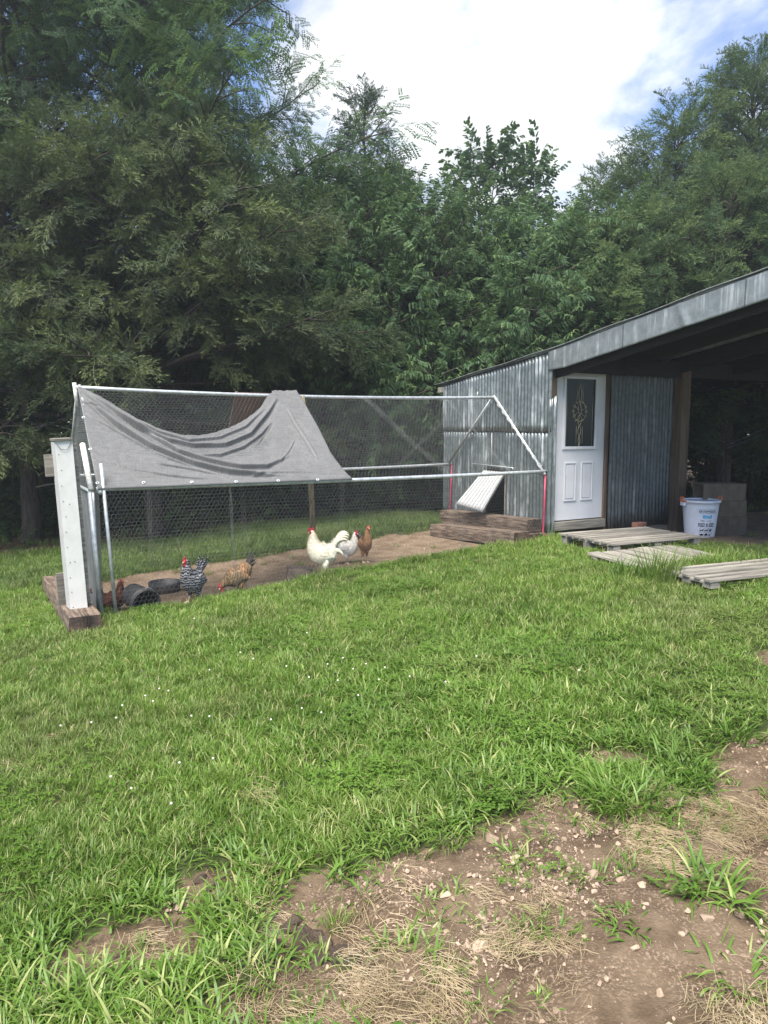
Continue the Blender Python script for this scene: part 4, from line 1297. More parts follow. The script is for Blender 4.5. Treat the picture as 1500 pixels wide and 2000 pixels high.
def chicken(name, label, pos, az, scale, body, head, mats, tail, legs, comb=(.06, .035), wattle=.02, wing=None, neck_mat=None, z_off=0.0, sx=.82):
    """body rows run from the tail end to the head end, x forward"""
    root = empty(name, pos, az); root.scale = (scale * sx, scale * .95, scale)
    tag(root, label, 'chicken')
    m = MB(); loft(m, body, 0, 20, 4, .03, seed=int(pos[0] * 100) % 50)
    nv = len(m.v)
    rs = random.Random(nv + int(pos[1] * 1000))
    for q in range(420):                                 # small overlapping contour feathers
        r_ = rs.randrange(6, max(7, nv // 20 - 6)); j = rs.randrange(20)
        c = Vector(m.v[r_ * 20 + j]); nx_ = Vector(m.v[(r_ - 2) * 20 + j]); ctr = Vector((0, 0, 0))
        for jj in range(0, 20, 5): ctr += Vector(m.v[r_ * 20 + jj]) / 4
        out = (c - ctr); 
        if out.length < .03: continue
        out.normalize(); back = (nx_ - c); 
        if back.length < 1e-5: continue
        back.normalize(); sd__ = back.cross(out).normalized(); L_ = rs.uniform(.028, .05)
        m.add([c - back * L_ * .3, c + out * .004 + sd__ * L_ * .3, c + back * L_ * .8 + out * .008, c + out * .004 - sd__ * L_ * .3], [(0, 1, 2, 3)], 0, True)
    for (x, y, zt, th, lift, fwd) in legs: leg(m, x, y, zt, 0, 1, th, lift, fwd)
    m.build('body', [mats['body'], 'leg_pale'], root)
    hx, hz, ha = head
    ca, sa_ = math.cos(ha), math.sin(ha)
    def hp(a, c): return (hx + a * ca - c * sa_, hz + a * sa_ + c * ca)
    m = MB(); m.ball((*[hp(.012, -.004)[0]], 0, hp(.012, -.004)[1]), (.029, .0235, .028), 0, 14, 10)
    m.build('face', mats['comb'], root)
    bx = hp(.036, -.004); be = hp(.066, -.014)
    MB().tube([(bx[0], 0, bx[1]), ((bx[0] + be[0]) / 2, 0, (bx[1] + be[1]) / 2 + .002), (be[0], 0, be[1])], [.011, .008, .002], 8).build('beak', 'beak', root)
    for sg in (-1, 1):
        e = hp(.02, .006); MB().ball((e[0], sg * .0225, e[1]), .0055, 0, 8, 6).build('eye', 'eye_black', root)
        wq = hp(.02, -.035 - wattle * .4)
        MB().ball((wq[0], sg * .011, wq[1]), (.013, .007, .012 + wattle), 0, 10, 8).build('wattle', mats['comb'], root)
    cq = hp(.008, .025); m = MB(); comb_mesh(m, cq[0], cq[1], comb[0], comb[1], 5, ha)
    m.build('comb', mats['comb'], root)
    for (rt, dirn, L, wd, curl, y, sp, mi) in tail:
        m = MB(); feather(m, rt, dirn, L, wd, curl, 0, y, sp); m.build('tail_feather', mats.get(mi, mats['body']), root)
    if wing:
        for sg in (-1, 1):
            m = MB()
            x0, x1, z0, h, y = wing
            st = [(x0, z0 - .035, .004, .01), (x0 + (x1 - x0) * .25, z0 - .02, .014, h * .65), (x0 + (x1 - x0) * .6, z0, .022, h), (x0 + (x1 - x0) * .88, z0 + .008, .018, h * .75), (x1, z0 + .01, .004, .015)]
            loft(m, st, 0, 12, 3, .05)
            m.v = [(a, bq + sg * y, c) for a, bq, c in m.v]
            m.build('wing', mats.get('wing', mats['body']), root)
    return root
def cpos(px, py, dz=0.0):
    P = G(px, py); return (P[0], P[1], P[2] + dz)
def lpos(s, t):
    p = to_world(s, t, 0); return (p[0], p[1], float(H(p[0], p[1])) - .004)
hen_body = [(-.17, .335, .012, .02), (-.145, .315, .055, .06), (-.08, .275, .095, .10), (0, .25, .115, .125), (.08, .27, .105, .125), (.135, .325, .075, .10), (.15, .40, .048, .06), (.152, .455, .032, .038), (.165, .485, .027, .03), (.185, .493, .014, .018)]
# rooster
rb = [(-.20, .40, .03, .05), (-.165, .385, .075, .10), (-.09, .345, .115, .135), (0, .335, .135, .15), (.09, .365, .125, .155), (.145, .43, .10, .13), (.165, .51, .068, .09), (.17, .58, .042, .055), (.18, .62, .032, .036), (.205, .632, .016, .02)]
tl = []
for k in range(11):
    tl.append(((-.13 - .012 * k, .40 + .008 * k), math.radians(122 - 3.5 * k), .30 - .004 * k, .045, math.radians(95 + 5 * k), (k % 3 - 1) * .022, (k % 3 - 1) * .03, 'body'))
for k in range(5):
    tl.append(((-.17, .36 + .01 * k), math.radians(165 + 6 * k), .17, .03, math.radians(70), (k % 2 - .5) * .09, (k % 2 - .5) * .03, 'body'))
chicken('rooster', 'big white rooster with red comb standing by a broken block', lpos(-3.10, .24), math.radians(180 + 14), .87, rb, (.188, .622, 0), {'body': 'feather_white', 'comb': 'comb_red'}, tl,
        [(-.01, .055, .22, .062, 0, 0), (.03, -.05, .22, .058, 0.0, -.02)], comb=(.095, .055), wattle=.032, wing=(-.15, .10, .345, .075, .115))
tw_ = [((-.12 - .01 * k, .34), math.radians(140 + 5 * k), .16, .035, math.radians(30), (k % 3 - 1) * .02, (k % 3 - 1) * .03, 'body') for k in range(7)]
chicken('hen', 'white hen with red face standing behind the white rooster', lpos(-2.47, .92), math.radians(-14), .80, hen_body, (.172, .487, 0), {'body': 'feather_white_hen', 'comb': 'comb_red'}, tw_,
        [(-.01, .045, .17, .05, 0, 0), (.01, -.045, .17, .05, 0, 0)], comb=(.055, .032), wattle=.016, wing=(-.14, .09, .275, .062, .10))
bb_ = [(-.16, .36, .012, .02), (-.135, .335, .05, .06), (-.075, .30, .08, .095), (0, .285, .095, .115), (.06, .31, .088, .115), (.095, .38, .062, .085), (.098, .46, .042, .05), (.098, .515, .03, .034), (.108, .545, .026, .028), (.125, .553, .013, .017)]
tb_ = [((-.12 - .006 * k, .35), math.radians(125 + 4 * k), .19, .028, math.radians(12), (k % 3 - 1) * .015, (k % 3 - 1) * .03, 'tail') for k in range(6)]
chicken('hen', 'slim light brown hen with dark tail on the bare floor', lpos(-2.30, .76), math.radians(-56), .82, bb_, (.114, .547, 0), {'body': 'feather_brown', 'comb': 'comb_pale', 'tail': 'feather_dark'}, tb_,
        [(0, .04, .20, .042, 0, 0), (.01, -.04, .20, .042, 0, 0)], comb=(.035, .014), wattle=.006, wing=(-.13, .07, .31, .055, .08))
tb2 = [((-.12 - .008 * k, .34), math.radians(112 + 5 * k), .19, .03, math.radians(25), (k % 3 - 1) * .018, (k % 3 - 1) * .03, 'body') for k in range(7)]
chicken('hen', 'black and white barred hen walking on the run floor', lpos(-4.58, .25), math.radians(180 + 70), .97, hen_body, (.172, .487, 0), {'body': 'feather_barred', 'comb': 'comb_red'}, tb2,
        [(-.01, .045, .17, .045, 0, 0), (.01, -.045, .17, .045, .02, .04)], comb=(.05, .025), wattle=.014, wing=(-.14, .09, .275, .062, .10))
peck = [(-.19, .37, .012, .02), (-.165, .35, .05, .06), (-.10, .30, .09, .10), (-.02, .25, .11, .12), (.07, .225, .10, .11), (.13, .205, .07, .08), (.175, .18, .046, .05), (.205, .155, .034, .036), (.225, .135, .027, .028), (.235, .12, .013, .016)]
tg = [((-.14, .35), math.radians(105 + 9 * k), .19 - .01 * k, .03, math.radians(12), (k % 3 - 1) * .02, (k % 3 - 1) * .04, 'tail') for k in range(7)]
chicken('hen', 'golden brown speckled hen pecking with lowered red head', lpos(-4.13, .18), math.radians(180 + 20), .92, peck, (.222, .138, math.radians(-35)), {'body': 'feather_gold', 'comb': 'comb_red', 'tail': 'feather_dark'}, tg,
        [(-.03, .045, .17, .045, 0, 0), (0, -.045, .17, .045, 0, 0)], comb=(.06, .032), wattle=.016, wing=(-.15, .08, .27, .06, .095))
chicken('hen', 'dark red hen crouching behind the end pipes of the run', lpos(-5.36, .55), math.radians(35), .80, [(a, c - .12, d, e) for a, c, d, e in hen_body], (.172, .367, 0), {'body': 'feather_red', 'comb': 'comb_pale', 'tail': 'feather_red'}, [(((q[0][0]), q[0][1] - .12), *q[1:]) for q in tb2],
        [(-.01, .045, .12, .05, 0, 0), (.01, -.045, .12, .05, 0, 0)], comb=(.03, .012), wattle=.008, wing=(-.14, .09, .155, .062, .10))

# ------------------------------------------------------------------ stones and clods
def rock_mesh(name, seed, mat, rough=.22, sub=2, flatz=.7):
    bm = bmesh.new(); bmesh.ops.create_icosphere(bm, subdivisions=sub, radius=1.15)
    rs = random.Random(seed)
    pl = [(Vector((rs.uniform(-1, 1), rs.uniform(-1, 1), rs.uniform(-.6, 1))).normalized(), rs.uniform(.3, .7)) for _ in range(7)]
    for v in bm.verts:
        for n_, d in pl:
            e = v.co.dot(n_) - d
            if e > 0: v.co -= n_ * e
        v.co *= 1 + rs.uniform(-.03, .03) * rough * 3
        v.co.z *= flatz
    me = bpy.data.meshes.new(name); bm.to_mesh(me); bm.free(); me.materials.append(MAT[mat]); return me
RM = [rock_mesh('stone', k, 'stone') for k in range(7)]
CM = [rock_mesh('clod', 30 + k, 'clod', .6, 2, .75) for k in range(4)]
STONES = [(960, 1640, 26), (918, 1712, 12), (933, 1730, 14), (921, 1734, 10), (890, 1735, 7), (869, 1752, 19), (887, 1757, 12), (848, 1782, 12), (940, 1793, 24), (853, 1812, 16), (937, 1850, 32), (967, 1842, 18),
    (915, 1850, 14), (971, 1863, 12), (1007, 1675, 14), (1027, 1672, 12), (725, 1747, 8), (1055, 1698, 15), (773, 1732, 9), (810, 1825, 12), (943, 1822, 10), (923, 1882, 14), (1143, 1629, 16), (1121, 1623, 16), (1204, 1627, 13),
    (1127, 1594, 16), (1124, 1577, 13), (1208, 1649, 12), (1156, 1710, 22), (1113, 1699, 15), (1204, 1709, 9), (1252, 1730, 16), (1216, 1719, 20), (1260, 1767, 12), (1176, 1761, 10), (1447, 1789, 22), (1377, 1795, 24), (1161, 1731, 9),
    (1339, 1595, 16), (1343, 1779, 12), (1185, 1912, 16), (1330, 1825, 12), (1085, 1975, 18), (1290, 1945, 16), (1240, 1855, 15), (1102, 1640, 12), (1168, 1655, 11), (1090, 1662, 12), (1060, 1620, 10), (1150, 1600, 10), (1005, 1622, 10),
    (830, 1700, 10), (1420, 1860, 12), (1095, 1560, 9), (1130, 1558, 8), (760, 1800, 9), (790, 1775, 8), (1040, 1930, 13), (990, 1890, 10), (1140, 1830, 11)]
for i, (px, py, d) in enumerate(STONES):
    P = G(px, py); r = d / F * P[1] * .5
    big = {0: 'tan boulder-like stone leaning at the edge of the grass', 10: 'largest tan angular stone on the bare soil', 8: 'pale wedge shaped stone beside dry straw'}
    o = bpy.data.objects.new('stone', RM[i % 7]); COL.objects.link(o)
    r *= 1.25; o.scale = (r * random.uniform(1, 1.25), r * random.uniform(.8, 1.1), r * random.uniform(.8, 1.1))
    o.location = (P[0], P[1], P[2] + r * .35); o.rotation_euler = (random.uniform(-.4, .4), random.uniform(-.4, .4), random.uniform(0, 6.28))
    if i in big: tag(o, big[i], 'stone')
    else: tag(o, 'small pinkish tan stone lying on bare gravelly soil', 'stone', 'small stones on the bare soil')
for i, (px, py, d) in enumerate([(590, 1843, 44), (612, 1822, 34), (642, 1845, 36), (655, 1878, 40), (692, 1885, 34), (630, 1868, 30), (560, 1822, 36), (618, 1880, 28), (705, 1868, 22), (572, 1800, 28), (535, 1850, 36), (668, 1852, 24), (720, 1890, 20), (390, 1722, 26), (415, 1735, 30), (400, 1748, 22)]):
    P = G(px, py); r = d / F * P[1] * .5
    o = bpy.data.objects.new('soil_clod', CM[i % 4]); COL.objects.link(o)
    r *= 1.25; o.scale = (r * random.uniform(1, 1.35), r * random.uniform(.8, 1.1), r * random.uniform(.8, 1.05))
    o.location = (P[0], P[1], P[2] + r * .2); o.rotation_euler = (random.uniform(-.4, .4), random.uniform(-.4, .4), random.uniform(0, 6.28))
    tag(o, 'dark crumbly clod of churned soil beside the grass', 'clod', 'clods of churned soil')

# ------------------------------------------------------------------ scattering (only for what nobody could count)
def scatter_tree(name, coll):
    gt = bpy.data.node_groups.new(name, 'GeometryNodeTree')
    gt.interface.new_socket('Geometry', in_out='INPUT', socket_type='NodeSocketGeometry')
    gt.interface.new_socket('Geometry', in_out='OUTPUT', socket_type='NodeSocketGeometry')
    i = gt.nodes.new('NodeGroupInput'); o = gt.nodes.new('NodeGroupOutput')
    ip = gt.nodes.new('GeometryNodeInstanceOnPoints')
    ci = gt.nodes.new('GeometryNodeCollectionInfo')
    ci.inputs['Collection'].default_value = coll
    ci.inputs['Separate Children'].default_value = True
    ci.inputs['Reset Children'].default_value = True
    def na(nm, dt):
        n = gt.nodes.new('GeometryNodeInputNamedAttribute'); n.data_type = dt; n.inputs['Name'].default_value = nm
        return n.outputs['Attribute']
    L = gt.links.new
    L(i.outputs[0], ip.inputs['Points'])
    L(ci.outputs[0], ip.inputs['Instance'])
    ip.inputs['Pick Instance'].default_value = True
    L(na('pick', 'INT'), ip.inputs['Instance Index'])
    L(na('rot', 'FLOAT_VECTOR'), ip.inputs['Rotation'])
    L(na('scl', 'FLOAT_VECTOR'), ip.inputs['Scale'])
    L(ip.outputs[0], o.inputs[0])
    return gt
def points_mesh(name, P, R, S, K):
    me = bpy.data.meshes.new(name)
    n = len(P)
    me.vertices.add(n); me.vertices.foreach_set('co', np.asarray(P, np.float32).ravel())
    a = me.attributes.new('rot', 'FLOAT_VECTOR', 'POINT'); a.data.foreach_set('vector', np.asarray(R, np.float32).ravel())
    S = np.asarray(S, np.float32)
    if S.ndim == 1: S = np.repeat(S[:, None], 3, 1)
    a = me.attributes.new('scl', 'FLOAT_VECTOR', 'POINT'); a.data.foreach_set('vector', S.ravel())
    a = me.attributes.new('pick', 'INT', 'POINT'); a.data.foreach_set('value', np.asarray(K, np.int32))
    return me
def scatter(name, P, R, S, K, gt, parent=None):
    o = new_obj(name, points_mesh(name, P, R, S, K), parent)
    md = o.modifiers.new('scatter', 'NODES'); md.node_group = gt
    o['kind'] = 'stuff'
    return o
def hidden_coll(name, meshes):
    c = bpy.data.collections.new(name)
    for k, me in enumerate(meshes):
        o = bpy.data.objects.new('%s_%02d' % (name, k), me); c.objects.link(o)
    return c
def quads(name, V, Fq, mat, attr=None):
    me = bpy.data.meshes.new(name)
    V = np.asarray(V, np.float32); Fq = np.asarray(Fq, np.int32)
    me.from_pydata(V.tolist(), [], Fq.tolist())
    for an, av in (attr or {}).items():
        a = me.attributes.new(an, 'FLOAT', 'POINT'); a.data.foreach_set('value', np.asarray(av, np.float32))
    me.polygons.foreach_set('use_smooth', np.ones(len(me.polygons), bool))
    me.materials.append(MAT[mat]); me.update()
    return me
def blades(n, rad, h, wd, lean, seed, flat=0.0, segs=3):
    """tuft of n grass blades -> verts, quads, per-vertex random"""
    rs = np.random.default_rng(seed)
    V = []; Q = []; A = []
    for i in range(n):
        a = rs.uniform(0, 6.283); r = rad * math.sqrt(rs.random())
        x, y, z = r * math.cos(a), r * math.sin(a), -.012
        az = a + rs.normal(0, .8) if rs.random() < .7 else rs.uniform(0, 6.283)
        L = h * rs.uniform(.5, 1.25); wv = wd * rs.uniform(.6, 1.3)
        th = rs.uniform(.03, .35) + flat * rs.uniform(.5, 1.2)
        bend = lean * rs.uniform(.4, 1.6)
        sx, sy = -math.sin(az), math.cos(az)
        tw = rs.normal(0, .5)
        sx, sy = sx * math.cos(tw) + math.cos(az) * math.sin(tw), sy * math.cos(tw) + math.sin(az) * math.sin(tw)
        k0 = len(V); rnd = rs.random()
        for j in range(segs + 1):
            u = j / segs
            ww = wv * (1 - u ** 1.8) * (.75 + .5 * min(1, u * 2)) * .5 + .0003
            V += [(x - sx * ww, y - sy * ww, z), (x + sx * ww, y + sy * ww, z)]; A += [rnd, rnd]
            x += math.sin(th) * math.cos(az) * L / segs; y += math.sin(th) * math.sin(az) * L / segs; z += math.cos(th) * L / segs
            th += bend / segs
        for j in range(segs):
            Q.append((k0 + 2 * j, k0 + 2 * j + 1, k0 + 2 * j + 3, k0 + 2 * j + 2))
    return V, Q, A
tufts = []
for k in range(5): v_, q_, a_ = blades(34, .065, .078, .0036, 1.2, 100 + k); tufts.append(quads('lawn_tuft', v_, q_, 'lawn_grass', {'rnd': a_}))
for k in range(5): v_, q_, a_ = blades(18, .07, .092, .0082, 1.5, 120 + k, .5, 4); tufts.append(quads('broad_tuft', v_, q_, 'broad_grass', {'rnd': a_}))
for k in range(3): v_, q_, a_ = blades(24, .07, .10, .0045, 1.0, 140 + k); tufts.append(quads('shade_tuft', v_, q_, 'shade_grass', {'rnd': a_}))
def clover(seed):
    rs = np.random.default_rng(seed); V = []; Q = []; A = []
    for i in range(12):
        a = rs.uniform(0, 6.283); r = .07 * math.sqrt(rs.random()); x, y = r * math.cos(a), r * math.sin(a); z = rs.uniform(.025, .06); rn = rs.random()
        for l in range(3):
            b_ = a + l * 2.094; k0 = len(V)
            c, s = math.cos(b_), math.sin(b_); L = rs.uniform(.011, .017)
            V += [(x, y, z), (x + c * L - s * L * .55, y + s * L + c * L * .55, z + .003), (x + c * L * 1.25, y + s * L * 1.25, z - .001), (x + c * L + s * L * .55, y + s * L - c * L * .55, z + .003)]
            A += [rn * .6] * 4; Q.append((k0, k0 + 1, k0 + 2, k0 + 3))
    return V, Q, A
for k in range(2): v_, q_, a_ = clover(150 + k); tufts.append(quads('clover_leaf', v_, q_, 'broad_grass', {'rnd': a_}))
grass_gt = scatter_tree('grass_scatter', hidden_coll('tuft', tufts))

def spread_pts(y0, y1, dens, margin=2.0, rng=RNG):
    xm0 = y1 * .54 + margin
    n = int((y1 - y0) * 2 * xm0 * dens)
    x = rng.uniform(-xm0, xm0, n); y = rng.uniform(y0, y1, n)
    ok = np.abs(x) < y * .54 + margin
    return x[ok], y[ok]
PX, PY, PS, PK = [], [], [], []
BROAD_C = gp(950, 1480)
def in_shed_or_pen(x, y):
    s = (x - CX) * CT + (y - CY) * ST; t = -(x - CX) * ST + (y - CY) * CT
    coop = (s > -.02) & (s < 2.4) & (t > -.02) & (t < 2.5)
    ties = ((s > -.62) & (s < 0) & (t > -.08) & (t < 2.1)) | ((s > -5.88) & (s < -5.6) & (t > -.5) & (t < 2.1))
    pal = (np.abs(s - .36) < .64) & (np.abs(t + 1.05) < .42)
    pal2 = (np.abs(s + .16) < .57) & (np.abs(t + 1.9) < .36)
    pal3 = (np.abs(s - .15) < 1.1) & (np.abs(t + 3.05) < .27) & (vnoise(x * 7, y * 7, 71) > .42)
    return coop | ties | pal | pal2 | pal3, s, t
for y0, y1, dens, sc0 in ((1.1, 3.2, 620, .95), (3.2, 5.2, 520, .95), (5.2, 7.5, 400, 1.0), (7.5, 10.5, 300, 1.05), (10.5, 16, 170, 1.2)):
    x, y = spread_pts(y0, y1, dens)
    dirt = mask(DIRT, x, y); pen = mask([PEN, SHEDFLOOR], x, y, .08, 3); wood = mask([WOOD], x, y, .35, 1.0)
    blk_, s, t = in_shed_or_pen(x, y)
    r = RNG.random(len(x))
    pd = np.where(dirt, .035 + .10 * (vnoise(x * 3, y * 3, 41) > .74), 1.0)
    pd = np.where(pen, .004, pd); pd = np.where(wood, .05, pd)
    # thin and worn patches in the lawn
    pd = pd * np.where(dirt | pen | wood, 1, .55 + .6 * fbm(x * 1.6, y * 1.6, 45, 3))
    near_d = soft(DIRT, x, y, .07, 5, .16)
    pd = np.where(~dirt & (near_d > 0), pd * .75, pd)
    ok = (r < pd) & ~blk_
    x, y, dirt, wood, s, t, near_d = x[ok], y[ok], dirt[ok], wood[ok], s[ok], t[ok], near_d[ok]
    # broad crabgrass in the lush middle and by the dirt, fine lawn to the left
    lush = np.exp(-((x - BROAD_C[0] - .1) / 1.3) ** 2 - ((y - BROAD_C[1] - .4) / 1.8) ** 2)
    br = .05 + .6 * lush + .5 * (near_d > 0) + .35 * (fbm(x * .9, y * .9, 48, 3) - .45) * 2 + .2 * (x > .3) * (y < 6) + .4 * (y < 2.4)
    rr = RNG.random(len(x))
    kind = np.where(rr < br, RNG.integers(5, 10, len(x)), RNG.integers(0, 5, len(x)))
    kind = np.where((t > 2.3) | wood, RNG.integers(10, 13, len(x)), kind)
    cl = (fbm(x * 1.2 + 30, y * 1.2, 52, 3) > .56) & (RNG.random(len(x)) < .16)
    kind = np.where(cl & (t < 2), RNG.integers(13, 15, len(x)), kind)
    scl = sc0 * (.62 + .55 * fbm(x * 1.1, y * 1.1, 55, 3) + .30 * lush + .15 * RNG.random(len(x)))
    scl = np.where(dirt, scl * .75, scl)
    # grass left long at the foot of the run, the ties and the pallets
    longer = ((np.abs(t + .02) < .1) & (s < .1) & (s > -5.7)) | ((np.abs(s + 5.95) < .12) & (t < 2.2) & (t > -.7)) | ((s > -1.6) & (s < .6) & (np.abs(t + 2.55) < .22))
    scl = np.where(longer, scl * np.where((s < -3.5) & (t > -.3), .95, 1.25), scl)
    PX.append(x); PY.append(y); PS.append(scl); PK.append(kind)
PX = np.concatenate(PX); PY = np.concatenate(PY); PS = np.concatenate(PS); PK = np.concatenate(PK)
PZ = H(PX, PY)
rot = np.stack([RNG.normal(0, .12, len(PX)), RNG.normal(0, .12, len(PX)), RNG.uniform(0, 6.283, len(PX))], -1)
lawn = scatter('lawn_grass', np.stack([PX, PY, PZ], -1), rot, PS, PK, grass_gt)
tag(lawn, 'mown green lawn grass and crabgrass with clover', 'grass', kind='stuff')

# straw (dead cut grass)
def straws(seed):
    rs = np.random.default_rng(seed); V = []; Q = []; A = []
    main = rs.uniform(0, 3.14)
    for i in range(34):
        a = main + rs.normal(0, .55); x, y = rs.normal(0, .045, 2); L = rs.uniform(.04, .11); z = rs.uniform(.001, .009); rn = rs.random(); k0 = len(V); wv = rs.uniform(.0004, .0009)
        cu = rs.normal(0, .25)
        for j in range(4):
            u = j / 3 - .5
            px, py = x + math.cos(a + cu * u) * L * u, y + math.sin(a + cu * u) * L * u
            zz_ = z + .012 * (.25 - u * u) * rs.uniform(-.5, 2)
            V += [(px - math.sin(a) * wv, py + math.cos(a) * wv, zz_), (px + math.sin(a) * wv, py - math.cos(a) * wv, zz_ + .0006)]; A += [rn, rn]
        for j in range(3): Q.append((k0 + 2 * j, k0 + 2 * j + 1, k0 + 2 * j + 3, k0 + 2 * j + 2))
    return V, Q, A
sm = []
for k in range(4): v_, q_, a_ = straws(170 + k); sm.append(quads('straw_wisp', v_, q_, 'straw', {'rnd': a_}))
straw_gt = scatter_tree('straw_scatter', hidden_coll('straw_wisp', sm))
x, y = spread_pts(1.1, 4.6, 1500, .9)
ms = mask(STRAW, x, y, .09, 6); mr = mask(STRAW[:1], x, y, .09, 6); md_ = mask(DIRT, x, y, .12, 4)
pd = np.where(ms, .07 + .9 * (fbm(x * 5, y * 5, 61, 3) - .38), np.where(md_, .03 * (vnoise(x * 4, y * 4, 62) > .6) + .004, .004))
pd = np.where(mr, np.clip(pd * 2.2 + .12, 0, 1), pd)
ok = RNG.random(len(x)) < pd
x, y = x[ok], y[ok]
so = scatter('dry_straw', np.stack([x, y, H(x, y) + .002 + .012 * RNG.random(len(x))], -1), np.stack([RNG.normal(0, .12, len(x)), RNG.normal(0, .12, len(x)), RNG.uniform(-.5, .5, len(x)) + (RNG.random(len(x)) < .25) * RNG.uniform(0, 3, len(x))], -1), RNG.uniform(.6, 1.15, len(x)), RNG.integers(0, 4, len(x)), straw_gt)
tag(so, 'dry bleached cut grass lying on the bare soil', 'straw', kind='stuff')

# gravel
pm = [rock_mesh('pebble', 60 + k, 'pebble', .4, 1, .7) for k in range(5)]
grav_gt = scatter_tree('gravel_scatter', hidden_coll('pebble', pm))
x, y = spread_pts(1.1, 4.8, 9000, .7)
cl = fbm(x * 3.2, y * 3.2, 64, 4)
md_ = mask(DIRT[:4] + [DIRT[5]], x, y, .05, 6)
ok = (RNG.random(len(x)) < np.where(md_, np.clip((cl - .40) * 4.0, .05, 1), 0))
x, y = x[ok], y[ok]
sz = .0020 + .011 * RNG.random(len(x)) ** 6
x2, y2 = spread_pts(7, 12, 260, 0)
s = (x2 - CX) * CT + (y2 - CY) * ST; t = -(x2 - CX) * ST + (y2 - CY) * CT
ok = (s > -5.3) & (s < -.6) & (t > .15) & (t < 2.1) & (RNG.random(len(x2)) < .35)
x2, y2 = x2[ok], y2[ok]
x = np.concatenate([x, x2]); y = np.concatenate([y, y2]); sz = np.concatenate([sz, .004 + .012 * RNG.random(len(x2)) ** 3])
go = scatter('gravel', np.stack([x, y, H(x, y) + sz * .3], -1), RNG.uniform(0, 6.28, (len(x), 3)), sz, RNG.integers(0, 5, len(x)), grav_gt)
tag(go, 'fine pinkish gravel strewn over the bare soil', 'gravel', kind='stuff')

# white clover heads
m = MB()
fl = [(352, 1528), (417, 1513), (218, 1553), (285, 1390), (300, 1395), (330, 1378), (312, 1372), (410, 1332), (375, 1432), (410, 1432), (640, 1320), (670, 1312), (690, 1330), (604, 1350), (660, 1358), (628, 1418), (700, 1390), (740, 1352), (752, 1330), (800, 1350), (470, 1300), (495, 1310), (560, 1330), (240, 1405), (258, 1572), (336, 1608), (180, 1440), (715, 1320), (590, 1415), (870, 1363), (1130, 1340), (530, 1440), (120, 1445), (930, 1305), (228, 1430), (380, 1230), (600, 1260)]
for px, py in fl:
    for q in range(1):
        P = G(px + q * random.uniform(-18, 18), py + q * random.uniform(-8, 8)); z = P[2] + random.uniform(.075, .10)
        m.tube([(P[0], P[1], P[2]), (P[0] + random.uniform(-.01, .01), P[1], z)], .0011, 4, 1)
        m.ball((P[0], P[1], z + .005), (.006, .006, .0058), 0, 8, 6)
co = m.build('clover_flowers', ['clover_flower', 'lawn_grass'])
tag(co, 'white clover flower heads dotted over the lawn', 'flowers', kind='stuff')

# single clumps of coarse grass
def clump(label, px, py, n, rad, h, wd, lean, flat, seed):
    P = G(px, py)
    v_, q_, a_ = blades(n, rad, h, wd, lean, seed, flat, 5)
    me = quads('leaf_blades', v_, q_, 'broad_grass', {'rnd': a_})
    o = bpy.data.objects.new('grass_clump', me); COL.objects.link(o); o.location = P
    tag(o, label, 'grass clump', 'coarse grass clumps')
    return o
clump('wide leafy grass clump growing from straw and bare soil', 1390, 1745, 85, .10, .17, .0105, 1.5, .5, 301)
clump('sprawling leafy grass blades at the edge of the straw clump', 1330, 1735, 45, .07, .13, .0105, 1.5, .5, 302)
clump('small grass clump with drooping blades beside a stone', 1445, 1770, 22, .04, .14, .012, 1.6, .6, 303)
clump('dense bright grass clump between gravel and dry straw', 1215, 1565, 150, .14, .17, .0075, 1.2, .3, 304)
clump('tall arching grass clump above the bare patch', 1330, 1500, 90, .12, .19, .0085, 1.3, .35, 305)
clump('arching grass clump at the right edge of the bare patch', 1420, 1440, 60, .1, .17, .0085, 1.3, .4, 306)
clump('tall upright grass clump in front of the lying pallet', 1288, 1138, 240, .17, .36, .0075, .7, .02, 307)
clump('tall thin grass beside the long boarded pallet', 1225, 1128, 140, .16, .26, .007, .9, .1, 308)
clump('loose long grass between pallet and bin', 1420, 1100, 130, .35, .20, .006, 1.1, .15, 309)
clump('short fine grass tuft among the soil clods', 655, 1812, 45, .03, .09, .0035, .8, .1, 310)
clump('leaning broad grass blades at the lawn edge beside gravel', 655, 1705, 26, .05, .16, .0115, 1.6, .5, 311)
clump('broad grass seedlings in the bare soil below the clods', 800, 1870, 22, .09, .13, .009, 1.3, .4, 312)
clump('grass blades standing on the raised pallet', 1225, 1046, 20, .08, .14, .006, 1.2, .5, 313).location.z += .0
clump('thick coarse grass at the bottom edge of the lawn', 120, 1975, 190, .18, .14, .0068, 1.5, .4, 314)
clump('coarse grass sprouting over straw near the lawn corner', 330, 1985, 130, .16, .13, .0068, 1.5, .4, 315)
clump('low clover like weed on bare soil beside straw', 1225, 1800, 60, .09, .06, .008, 1.5, .8, 316)
clump('loose weeds at the bare soil border', 1440, 1900, 60, .12, .10, .008, 1.4, .6, 317)

